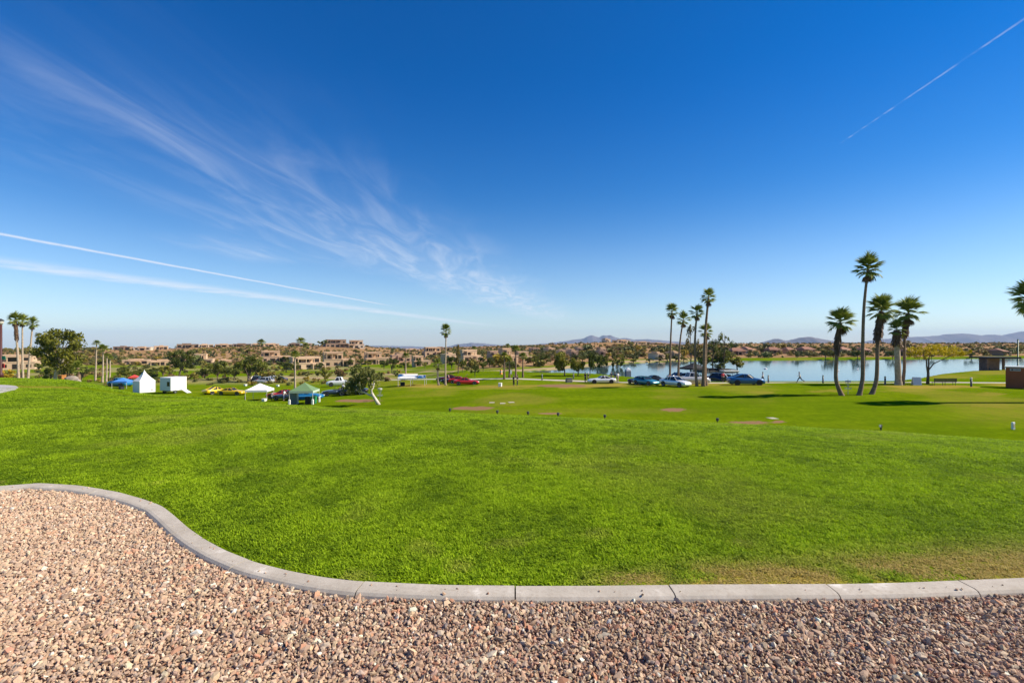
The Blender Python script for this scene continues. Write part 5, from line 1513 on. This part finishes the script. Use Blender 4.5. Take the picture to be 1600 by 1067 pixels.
# box trailer
p = hit(271, 614); e = empty('box_trailer', p, math.radians(74), 'white box trailer with dark hatch and ramp beside the pointed tent', 'trailer')
wt = material('trailer white', (.80, .80, .79), .45, coat=.2); gy_ = material('trailer white in shade', (.62, .65, .68), .45)
Lb, Wb = 3.1, 2.6
MB().box(-Lb / 2, Lb / 2, -Wb / 2, Wb / 2, .55, 2.95, .03).build('box', wt, e)
MB().box(-Lb / 2 - .03, -Lb / 2 - .005, -Wb / 2 + .08, Wb / 2 - .08, .62, 2.85).build('shaded_end', gy_, e)  # end face kept blue grey: its shade is put into the colour
hp_ = MB().box(-Lb / 2 - .055, -Lb / 2 - .025, -Wb / 2 + .25, -Wb / 2 + .85, 1.45, 2.2).build('hatch', PANE, e)
MB().box(-Lb / 2 - .075, -Lb / 2 - .05, -Wb / 2 + .20, -Wb / 2 + .90, 1.39, 1.46).build('sill', BLACK, hp_)
MB().box(-Lb / 2 + .05, Lb / 2 + .9, -.5, .5, .38, .50).build('chassis', BLACK, e)
MB().tube([(Lb / 2, -.5, .44), (Lb / 2 + 1.5, 0, .44), (Lb / 2, .5, .44)], .05, 6).build('drawbar', BLACK, e)
for y in (-Wb / 2 + .05, Wb / 2 - .05):
    lv = MB().lathe([(.16, -.1), (.31, -.1), (.33, 0), (.31, .1), (.16, .1)], 16)
    wh = MB().add([(a_, c, b_) for a_, b_, c in lv.v], lv.f).build('wheel', TYRE, e, False, (-.7, y, .33))
    lr = MB().lathe([(.15, -.105), (.17, -.105), (.17, .105), (.15, .105)], 14); MB().add([(a_, c, b_) for a_, b_, c in lr.v], lr.f).build('rim', RIM, wh)
rp_ = MB().add([(Lb / 2 - .9, -Wb / 2 - .02, .5), (Lb / 2 - .9, -Wb / 2 - 1.1, .02), (Lb / 2, -Wb / 2 - 1.1, .02), (Lb / 2, -Wb / 2 - .02, .5)], [(0, 1, 2, 3)])
rp_.v = rp_.v + [(x, y, z + .05) for x, y, z in rp_.v]; rp_.f += [(7, 6, 5, 4), (0, 4, 5, 1), (1, 5, 6, 2), (2, 6, 7, 3), (3, 7, 4, 0)]
rp_.build('ramp', wt, e)

# grey ticket booth beside the green canopy
p = hit(459, 631.5); e = empty('portable_booth', p, math.radians(10), 'grey ribbed portable booth with black top beside the green canopy', 'booth')
MB().box(-.48, .48, -.48, .48, 0, 1.62, .02).build('body', material('grey booth panel', (.22, .26, .29), .6), e)
for k in range(6): MB().box(-.42 + k * .16, -.36 + k * .16, -.505, -.482, .1, 1.5).build('rib', material('booth rib', (.18, .22, .25), .6), e)
MB().box(-.58, .58, -.58, .58, 1.62, 1.86, .06).build('top', BLACK, e)
MB().box(.485, .52, -.4, .4, .05, 1.5).build('door', material('booth door', (.62, .62, .62), .5), e)
p = hit(490.5, 631); e = empty('wheeled_bin', p, 0.1, 'green wheeled bin under the green canopy', 'bin')
m = MB(); m.add([(-.24, -.27, .08), (.24, -.27, .08), (.24, .27, .08), (-.24, .27, .08), (-.31, -.36, .95), (.31, -.36, .95), (.31, .36, .95), (-.31, .36, .95)], [(0, 3, 2, 1), (4, 5, 6, 7), (0, 1, 5, 4), (1, 2, 6, 5), (2, 3, 7, 6), (3, 0, 4, 7)])
m.build('body', material('green bin plastic', (.02, .26, .10), .5), e)
MB().box(-.33, .33, -.38, .38, .95, 1.03, .03).build('lid', material('dark bin lid', (.015, .10, .05), .5), e)
for x in (-.2, .2):
    lv = MB().lathe([(.03, -.03), (.1, -.03), (.1, .03), (.03, .03)], 10); MB().add([(c, a_, b_) for a_, b_, c in lv.v], lv.f).build('wheel', TYRE, e, False, (x, .33, .1))
p = hit(482, 631); e = empty('storage_crate', p, -.05, 'black storage crate beside the green wheeled bin', 'crate')
MB().box(-.34, .34, -.3, .3, 0, .9, .03).build('body', BLACK, e); MB().box(-.37, .37, -.33, .33, .9, .97, .02).build('lid', BLACK, e)
p = hit(476, 629, 50); e = empty('folding_table', p, .08, 'long folding table with bright blue cloth under the green canopy', 'table')
MB().box(-1.1, 1.1, -.4, .4, .80, .86, .01).build('tabletop', material('blue cloth', (.02, .22, .48), .8), e)
MB().box(-1.12, 1.12, -.42, -.40, .48, .84).build('cloth_front', material('blue cloth', (.02, .22, .48), .8), e)
for x in (-1, 1):
    for y in (-.34, .34): MB().tube([(x, y, 0), (x, y, .8)], .02, 5).build('leg', BLACK, e)

# ------------------------------------------------------------------ people
SKIN = material('skin', (.52, .33, .24), .6)
def cloth(name, c): return material('cloth ' + name, c, .85)
def skin_mesh(name, verts, edges, rad, mat, parent, sub=1):
    me = bpy.data.meshes.new(name); me.from_pydata(verts, edges, []); me.materials.append(mat)
    o = link(bpy.data.objects.new(name, me), parent)
    md = o.modifiers.new('skin', 'SKIN'); md.use_smooth_shade = True
    for i, s in enumerate(me.skin_vertices[0].data):
        rr = rad[i]; s.radius = rr if isinstance(rr, tuple) else (rr, rr); s.use_root = (i == 0)
    o.modifiers.new('sub', 'SUBSURF').levels = sub; o.modifiers['sub'].render_levels = sub
    return o
def person(label, u, v, rz, shirt, trousers, hair=(.05, .03, .02), pose='stand', d=None, h=1.72, group=None, hat=None):
    p = at(u, d) if d else hit(u, v)
    e = empty('person', p, math.radians(rz), label, 'person', group)
    k = h / 1.75; e.scale = (k, k, k)
    sw = {'stand': (.03, -.03, .05, -.05), 'walk': (.26, -.26, -.30, .30), 'run': (.42, -.40, -.45, .40), 'reach': (.04, -.04, .42, .30)}[pose]
    lean = {'stand': 0, 'walk': .02, 'run': .10, 'reach': .10}[pose]
    bend = {'stand': 0, 'walk': -.10, 'run': -.34, 'reach': 0}[pose]
    ch = (lean, 0, 1.30); nk = (lean * 1.3, 0, 1.50)
    V = [(0, 0, .95), (lean * .5, 0, 1.12), ch, (lean * 1.2, 0, 1.42), nk, (lean * 1.4 + .01, 0, 1.60), (lean * 1.5 + .01, 0, 1.72)]
    E = [(0, 1), (1, 2), (2, 3), (3, 4), (4, 5), (5, 6)]
    Rr = [(.15, .11), (.14, .10), (.16, .11), (.10, .08), .052, (.078, .095), (.06, .07)]
    arms = []; legs = []
    for i, sy in enumerate((-1, 1)):
        hip = len(V); fx = sw[i]; bk = bend if fx < 0 else 0
        kn = (fx * .55 + (.06 if fx > 0 else 0), sy * .10, .50); an = (fx + bk, sy * .10, .09 + (.16 if bk < -.2 else .03 if bk else 0)); to = (an[0] + .17, sy * .12, an[2] - .05)
        V += [(0, sy * .09, .88), kn, an, to]; E += [(0, hip), (hip, hip + 1), (hip + 1, hip + 2), (hip + 2, hip + 3)]; Rr += [.085, .058, .042, .035]; legs.append((V[hip], kn, an, to))
    for i, sy in enumerate((-1, 1)):
        s0 = len(V); fx = sw[2 + i]
        sh = (lean * 1.15, sy * .19, 1.41); el = (lean + fx * .5 - .03, sy * .25, 1.13); up_ = .22 if pose == 'run' else (.18 if pose == 'reach' else .03)
        wr = (lean + fx + .06, sy * .24, .90 + up_); hd = (wr[0] + .05, sy * .23, wr[2] - .06 + up_ * .3)
        V += [sh, el, wr, hd]; E += [(3, s0), (s0, s0 + 1), (s0 + 1, s0 + 2), (s0 + 2, s0 + 3)]; Rr += [.055, .042, .030, .035]; arms.append((sh, el, wr, hd))
    skin_mesh('body', V, E, Rr, SKIN, e)
    # clothes follow the body, a little larger
    SV = [(0, 0, .96), (lean * .5, 0, 1.12), ch, (lean * 1.2, 0, 1.42)]; SE = [(0, 1), (1, 2), (2, 3)]; SR = [(.175, .135), (.165, .125), (.185, .13), (.115, .095)]
    for sh, el, wr, hd in arms:
        n = len(SV); mid = tuple(el[i] * .9 + wr[i] * .1 for i in range(3)); SV += [sh, mid]; SE += [(3, n), (n, n + 1)]; SR += [.075, .058]
    skin_mesh('shirt', SV, SE, SR, shirt, e)
    TV = [(0, 0, .99), (0, 0, .93)]; TE = [(0, 1)]; TR_ = [(.165, .13), (.165, .13)]
    for hp, kn, an, to in legs:
        n = len(TV); TV += [hp, kn, tuple(kn[i] * .12 + an[i] * .88 for i in range(3))]; TE += [(1, n), (n, n + 1), (n + 1, n + 2)]; TR_ += [.105, .078, .065]
    skin_mesh('trousers', TV, TE, TR_, trousers, e)
    for hp, kn, an, to in legs:
        skin_mesh('shoe', [tuple(an[i] - (.04 if i == 0 else 0.03 if i == 2 else 0) for i in range(3)), (to[0] + .02, to[1], to[2])], [(0, 1)], [.052, .042], BLACK, e)
    hx = lean * 1.45 + .005
    hm_ = MB().lathe([(.082, 1.60), (.098, 1.66), (.092, 1.73), (.06, 1.785), (.01, 1.80)], 12, hx - .015, 0)
    hm_.build('hat' if hat else 'hair', cloth('hat', hat) if hat else material('hair %s' % (hair,), hair, .8), e, True)
    if hat:
        pass
    return e
BLK, WHT, RED_, NAVY, GRY, KHA, DEN = cloth('black', (.02, .02, .022)), cloth('white', (.75, .74, .72)), cloth('red', (.60, .05, .07)), cloth('navy', (.02, .025, .06)), cloth('grey', (.22, .22, .23)), cloth('khaki', (.35, .28, .18)), cloth('denim', (.07, .11, .20))
person('person all in black, one of a pair on the open field', 802.5, 602.5, 20, BLK, BLK)
person('person in black top and navy trousers, one of a pair on the field', 808.5, 602.5, 170, BLK, NAVY)
person('bareheaded person in black behind the white sports coupe', 914.5, 592, 30, BLK, BLK, d=86)
person('person in white cap and dark clothes behind the white sports coupe', 919, 592, 150, NAVY, BLK, d=86, hat=(.75, .74, .7))
person('person in dark clothes on the path near the lake booth', 955, 592, 90, BLK, NAVY, d=87)
person('person in navy shirt beside one in pale clothes', 961, 594, 60, NAVY, DEN, d=85)
person('person in pale shirt and khaki trousers near the lake booth', 965.5, 594, 120, WHT, KHA, d=85)
person('person in dark clothes leaning over the silver white sedan', 1045, 603, 45, BLK, BLK, pose='reach', d=72)
person('person in red shirt beside the turquoise cart', 1129.5, 594, -90, RED_, BLK, d=82)
person('person in white shirt and dark trousers walking past the blue off roader', 1192, 597, 180, WHT, NAVY, pose='walk', d=81)
person('runner in white shirt and dark shorts on the lakeside path', 1250, 598, 180, WHT, NAVY, pose='run')
person('person in white shirt bending beside the red car', 443, 626, 0, WHT, DEN, pose='reach', h=1.6)
person('person in grey shirt bending near the white canopy leg', 424, 626, 0, GRY, BLK, pose='reach', h=1.35)
person('person in grey shirt and jeans under the blue canopy', 186, 606, 0, GRY, DEN)
person('person in white shirt standing behind the green canopy', 461, 605, 0, WHT, GRY)
person('person in pale shirt leaning on the slate blue convertible', 535, 616, 60, WHT, GRY, pose='reach')
person('person near the far cars under the largest field tree', 389, 598, 0, NAVY, GRY)

# ------------------------------------------------------------------ park furniture
STEEL = material('galvanised steel', (.38, .38, .37), .45, .7)
def disc_basket(label, u, v):
    p = hit(u, v); e = empty('disc_golf_basket', p, 0, label, 'disc golf basket')
    MB().tube([(0, 0, 0), (0, 0, 1.75)], .03, 8).build('pole', STEEL, e)
    MB().lathe([(.28, 1.45), (.30, 1.45), (.30, 1.60), (.27, 1.62)], 18).build('top_band', material('grey band', (.45, .45, .42), .6), e)
    bk = MB(); bk.lathe([(.05, .62), (.33, .64), (.34, .66), (.05, .64)], 18)
    for k in range(18):
        a = k * math.pi / 9; bk.tube([(.33 * math.cos(a), .33 * math.sin(a), .64), (.34 * math.cos(a), .34 * math.sin(a), .84)], .008, 4)
    bk.build('basket', STEEL, e)
    for k in range(10):
        a = k * math.pi / 5
        MB().tube([(.27 * math.cos(a), .27 * math.sin(a), 1.46), (.15 * math.cos(a), .15 * math.sin(a), 1.08), (.05 * math.cos(a), .05 * math.sin(a), .80)], .009, 4).build('chain', STEEL, e)
    return e
disc_basket('steel disc golf basket beside the white trunked leaning tree', 593.5, 626)
disc_basket('steel disc golf basket between the leaning palms', 1325, 616)
BOL = material('dark bollard metal', (.06, .065, .07), .5, .3)
for u, v, l in [(1200.5, 598, 'dark bollard light right of the blue off roader'), (1286, 598.5, 'dark bollard light on the path between runner and short palm'), (1383, 601.5, 'dark bollard light on the path beside the stout palm'), (1517.5, 604, 'grey capped bollard light right of the bench'), (847, 594, 'low bollard near the yellow willow'), (896, 592, 'bollard on the path in front of the lower willow')]:
    p = hit(u, v); e = empty('bollard_light', p, 0, l, 'bollard')
    MB().lathe([(.13, 0), (.115, .04), (.11, 1.0)], 12).build('post', BOL, e, True)
    MB().lathe([(.105, 1.0), (.105, 1.12)], 12).build('lens', material('pale lens', (.65, .65, .6), .3), e)
    MB().lathe([(.13, 1.12), (.13, 1.17), (.06, 1.24)], 12).build('cap', BOL if u != 1517.5 else material('pale cap', (.6, .6, .58), .5), e)
# bench
p = hit(1474.5, 602); e = empty('park_bench', p, math.radians(180), 'long dark slatted park bench with its back to the lawn', 'bench')
WOOD = material('dark bench slat', (.05, .035, .025), .7, var=.3, vscale=5)
for k in range(4): MB().box(-1.6, 1.6, -.25 + k * .13, -.14 + k * .13, .44, .48).build('seat_slat', WOOD, e)
for k in range(4): MB().box(-1.6, 1.6, .26, .30, .52 + k * .12, .62 + k * .12).build('back_slat', WOOD, e)
for x in (-1.45, 0, 1.45):
    MB().tube([(x, -.2, 0), (x, -.18, .44)], .03, 6).build('leg', BOL, e)
    MB().tube([(x, .22, 0), (x, .22, .44), (x, .32, 1.0)], .03, 6).build('leg', BOL, e)
# sandwich board
p = hit(1432, 601.5); e = empty('sandwich_board', p, math.radians(-18), 'white folding sandwich board standing on the path', 'sign board')
wb_ = material('white board', (.72, .72, .74), .6)
for s_ in (-1, 1):
    o = MB().box(-.5, .5, -.02, .02, 0, 1.15).build('panel', wb_, e, False, (0, s_ * .34, 0), (s_ * .28, 0, 0))
    MB().box(-.44, .44, -.035, .035, .12, 1.05).build('poster', material('pale blue poster', (.55, .58, .66), .6), o)
MB().tube([(-.5, -.25, .3), (-.5, .25, .3)], .012, 5).build('brace', BOL, e)
# brown utility cabinet with white top and sign plate
p = hit(1601, 607); e = empty('utility_cabinet', p, math.radians(-46), 'red brown utility cabinet with white top and small plate', 'cabinet')
br = material('red brown painted metal', (.30, .068, .018), .6, var=.12, vscale=1.2)
wd = 2.0
MB().box(-1.75, 1.9, 0, 1.4, -.1, 2.7, .02).build('body', br, e)
for x in (.2,): MB().box(x - .012, x + .012, -.012, -.002, .1, 2.6).build('door_gap', BLACK, e)
MB().box(-1.85, 2.0, -.1, 1.5, 2.702, 2.86, .02).build('top', material('cabinet white top', (.72, .70, .68), .6), e)
sg = MB().box(-1.35, -.35, -.03, -.004, 2.25, 2.58).build('sign_plate', material('grey plate', (.42, .40, .40), .5), e)
tx = material('plate mark', (.06, .04, .04), .6)
m = MB(); m.box(-1.22, -1.02, -.036, -.031, 2.31, 2.52); 
for k in range(4): m.box(-.92 + k * .13, -.84 + k * .13, -.036, -.031, 2.35, 2.48)
m.build('plate_marks', tx, sg)
# open shelter on the bank
p = hit(1556, 578.5); D = p.y; e = empty('park_shelter', p, math.radians(-6), 'low flat roofed stone shelter at the lake edge', 'shelter')
k_ = D / F
stone = material('brown shelter stone', (.30, .15, .09), .9, var=.4, vscale=1.5, bump=.8, bscale=5)
MB().box(-19 * k_, 28 * k_, -1.5, 4.0, 18.5 * k_, 21 * k_).build('roof', material('dark roof timber', (.035, .025, .02), .8), e)
MB().box(-11 * k_, 7 * k_, .3, 2.6, -.6, 18.6 * k_).build('wall', stone, e)
MB().box(-17.5 * k_, -15 * k_, -1.0, -.5, -.5, 18.6 * k_).build('post', stone, e)
MB().tube([(-15.3 * k_, -.75, 6 * k_), (-12.6 * k_, -.75, .2)], .12, 6).build('brace', BLACK, e)
MB().box(25 * k_, 27 * k_, 2.6, 3.1, -.5, 18.6 * k_).build('post', stone, e)
for k, (u, v, s_) in enumerate([(1488, 579.5, .5), (1515, 578, .9), (1524, 578, .7), (1545, 577.5, .8), (1503, 579, .6)]):
    p = hit(u, v, 90); r = np.random.default_rng(k); bm = bmesh.new(); bmesh.ops.create_icosphere(bm, subdivisions=2, radius=s_)
    for v_ in bm.verts: v_.co = Vector((v_.co.x * 1.5, v_.co.y, v_.co.z * .7)) * float(r.uniform(.85, 1.12))
    me = bpy.data.meshes.new('boulder'); bm.to_mesh(me); bm.free(); me.materials.append(material('dark shore rock', (.09, .06, .045), .95, var=.4, vscale=2, bump=.8, bscale=6))
    o = link(bpy.data.objects.new('boulder', me)); o.location = p + Vector((0, 0, s_ * .2)); tag(o, 'dark boulder on the lake edge left of the shelter', 'boulder', 'dark boulders along the lake edge')
for k, (u, s_, l) in enumerate([(112, .6, 'pale grey boulder under the small bushy palm'), (119, .42, 'lower grey boulder beside the larger pale boulder')]):
    p = at(u, 46); r = np.random.default_rng(20 + k); bm = bmesh.new(); bmesh.ops.create_icosphere(bm, subdivisions=2, radius=s_)
    for v_ in bm.verts: v_.co = Vector((v_.co.x, v_.co.y * .8, v_.co.z * .8)) * float(r.uniform(.86, 1.1))
    me = bpy.data.meshes.new('boulder'); bm.to_mesh(me); bm.free(); me.materials.append(material('pale boulder', (.32, .27, .22), .95, var=.4, vscale=1, bump=.8, bscale=4))
    o = link(bpy.data.objects.new('boulder', me)); o.location = p + Vector((0, 0, s_ * .25)); tag(o, l, 'boulder')
# green pole with orange banner arm
p = hit(1590.5, 572); D = p.y; e = empty('green_pole', p, 0, 'green painted post behind the red brown cabinet', 'pole')
zt = zrow(531, D) - p.z
MB().lathe([(.32, -.3), (.32, .25), (.20, .3), (.20, zt)], 10).build('post', material('green pole paint', (.015, .10, .04), .5), e, True)
MB().lathe([(.24, zt), (.24, zt + .15), (.05, zt + .25)], 10).build('cap', material('green pole paint', (.015, .10, .04), .5), e)
# brick red lamp post on the left edge
p = at(1.0, 44); D = p.y; e = empty('street_lamp', p, 0, 'dark red lamp post with lantern and small hanging signs', 'lamp post')
zt = zrow(507, D) - p.z; rd = material('dark red post paint', (.055, .010, .010), .6)
MB().lathe([(.20, 0), (.20, .4), (.12, .5), (.11, zt)], 12).build('post', rd, e, True)
MB().lathe([(.10, zt), (.20, zt + .1), (.22, zt + .3), (.16, zt + .33)], 12).build('lantern', material('lantern glass', (.5, .48, .42), .3), e)
MB().lathe([(.27, zt + .33), (.22, zt + .40), (.05, zt + .52)], 12).build('lantern_cap', BLACK, e)
MB().box(.10, .42, -.02, .02, zrow(562, D) - p.z, zrow(556, D) - p.z).build('green_sign', material('green sign', (.02, .22, .12), .5), e)
MB().box(.10, .34, -.02, .02, zrow(575, D) - p.z, zrow(568, D) - p.z).build('red_sign', material('red sign', (.5, .03, .03), .5), e)
# small ground fixtures along the brow of the lawn
for k, (u, v) in enumerate([(703, 644.5), (777, 648), (825, 650.5), (872, 652), (945, 654.5), (1121, 660.5)]):
    vb = np.interp(u, BU, BV); q_ = (vb - CY) / F / 2; yb = float(3 + (EYE - 6 * q_) / q_) + 0.6
    p = at(u, yb); e = empty('ground_light', p, random.uniform(-.5, .5), 'small dark ground light on a stake along the brow of the lawn', 'garden light', 'ground lights along the brow of the lawn')
    MB().tube([(0, 0, -.05), (0, 0, .11)], .012, 6).build('stake', BLACK, e)
    MB().lathe([(.02, .09), (.045, .11), (.05, .19), (.02, .20)], 10).build('head', material('dark grey fixture', (.06, .06, .075), .5), e)
p = hit(1376.5, 672, 12); e = empty('sprinkler_head', p, .3, 'small dark sprinkler fixture with white face on the slope', 'sprinkler')
MB().lathe([(.06, 0), (.06, .22), (.09, .24), (.09, .36), (.03, .40)], 10).build('body', BLACK, e); MB().box(-.12, -.08, -.07, .05, .22, .37).build('face', wb_, e)
p = hit(1583, 671, 12); e = empty('marker_post', p, .2, 'short white marker post on the slope', 'marker')
MB().box(-.11, .11, -.06, .06, 0, .52, .02).build('post', wb_, e); MB().box(-.07, .07, -.075, -.061, .15, .4).build('face', material('pale yellow face', (.6, .5, .3), .6), e)
# white bins, drums and small things on the field
def crate(label, u, v, w_, h_, mat, name='white_cube_seat', cat='seat', d=None):
    p = at(u, d) if d else hit(u, v); e = empty(name, p, random.uniform(-.5, .5), label, cat)
    MB().box(-w_ / 2, w_ / 2, -w_ / 2, w_ / 2, 0, h_ * .86, .04).build('body', mat, e); MB().box(-w_ / 2 - .02, w_ / 2 + .02, -w_ / 2 - .02, w_ / 2 + .02, h_ * .86, h_, .02).build('lid', mat, e)
wc = material('white plastic', (.78, .78, .76), .5)
crate('white box standing alone left of the two people on the field', 781.5, 604, .50, .58, wc, 'white_box', 'box')
crate('white box on the grass nearest the yellow cars', 383.5, 603, .50, .40, wc, 'white_box', 'box')
crate('white box on the grass right of the white canopy peak', 434, 604, .50, .40, wc, 'white_box', 'box')
crate('black box on the grass between yellow car and white canopy', 383, 624, .18, .45, BLACK, 'black_box', 'box')
crate('white box on the ground under the white canopy', 413, 627, .55, .40, wc, 'white_box', 'box')
crate('black box in front of the blue canopy', 190, 608, .7, .5, BLACK, 'black_box', 'box')
crate('orange wooden crate left of the big pine trunk', 97, 592, .45, .50, material('orange wood', (.48, .20, .05), .8, var=.3, vscale=3), 'wooden_crate', 'crate', d=46)
orange = material('orange plastic', (.60, .22, .03), .5)
p = hit(783, 585); e = empty('orange_drum', p, 0, 'orange traffic drum on the lake bank left of the lakeside palms', 'traffic drum')
MB().lathe([(.36, 0), (.36, .1), (.30, .12), (.27, .5), (.26, .55), (.23, 1.0), (.1, 1.08)], 14).build('body', orange, e, True); MB().lathe([(.275, .52), (.262, .72)], 14).build('white_band', wb_, e)
p = hit(798, 585); e = empty('notice_board', p, .2, 'white notice board on the lake bank beside the palms', 'notice board')
MB().box(-.25, .25, -.03, .03, .1, .95).build('board', wb_, e)
for x in (-.2, .2): MB().tube([(x, -.2, 0), (x, 0, .5), (x, .2, 0)], .015, 5).build('foot', BOL, e)
# flat pale lids in the turf
p0 = []
for k, (u, v) in enumerate([(769, 629), (786, 630), (799, 628.5), (1207, 653.5)]):
    p = hit(u, v); e = empty('ground_cover', p, random.uniform(-.2, .2), 'flat pale utility lid set in the field turf', 'utility lid', 'flat pale lids in the turf')
    MB().box(-.32, .32, -.42, .42, -.05, .012).build('frame', conc, e); MB().box(-.27, .27, -.36, .36, .0, .02).build('lid', material('pale lid', (.40, .37, .28), .8), e)
# stone grill on its pad
p = hit(889, 597.5); e = empty('barbecue_grill', p, .2, 'grey stone barbecue grill on a sandy pad', 'grill')
MB().box(-.55, .55, -.4, .4, 0, .55, .05).build('base', material('grey stone', (.25, .23, .21), .9, var=.4, vscale=4), e); MB().box(-.5, .5, -.35, .35, .55, .78, .05).build('grill_box', BOL, e); MB().tube([(.55, 0, .65), (.75, 0, .65)], .02, 5).build('handle', BOL, e)
# booth on floats by the lake shore
p = Vector(((981 - CX) / F * 103, 103.0, WATER)); e = empty('lake_booth', p, .15, 'small white pump booth on grey base in the lake', 'booth')
MB().box(-.55, .55, -.5, .5, -.8, .95, .03).build('base', material('grey base', (.18, .19, .20), .7), e); MB().box(-.52, .52, -.48, .48, .95, 1.35, .05).build('cover', wb_, e); MB().box(-.25, .25, -.25, .25, 1.34, 1.65, .08).build('hatch', wb_, e)
for k, (u, dd, l) in enumerate([(1196, 128, 'white buoy on the lake above the walking person'), (1310, 118, 'white bird on the lake behind the short leaning palm'), (1340, 125, 'white bird on the lake beside the tallest palm trunk')]):
    p = Vector(((u - CX) / F * dd, dd, WATER))
    if 'bird' in l:
        V = [(-.35, 0, .10), (-.1, 0, .14), (.15, 0, .15), (.28, 0, .32), (.33, 0, .48), (.42, 0, .48)]
        e = empty('lake_bird', p, .3, l, 'bird'); skin_mesh('body', V, [(i, i + 1) for i in range(5)], [.06, .15, .13, .045, .06, .02], wb_, e)
    else:
        e = empty('lake_buoy', p, 0, l, 'buoy'); MB().lathe([(.2, -.1), (.42, -.05), (.45, .08), (.3, .18), (.1, .22)], 16).build('float', wb_, e, True); MB().tube([(0, 0, .18), (0, 0, .35)], .03, 6).build('post', wb_, e)
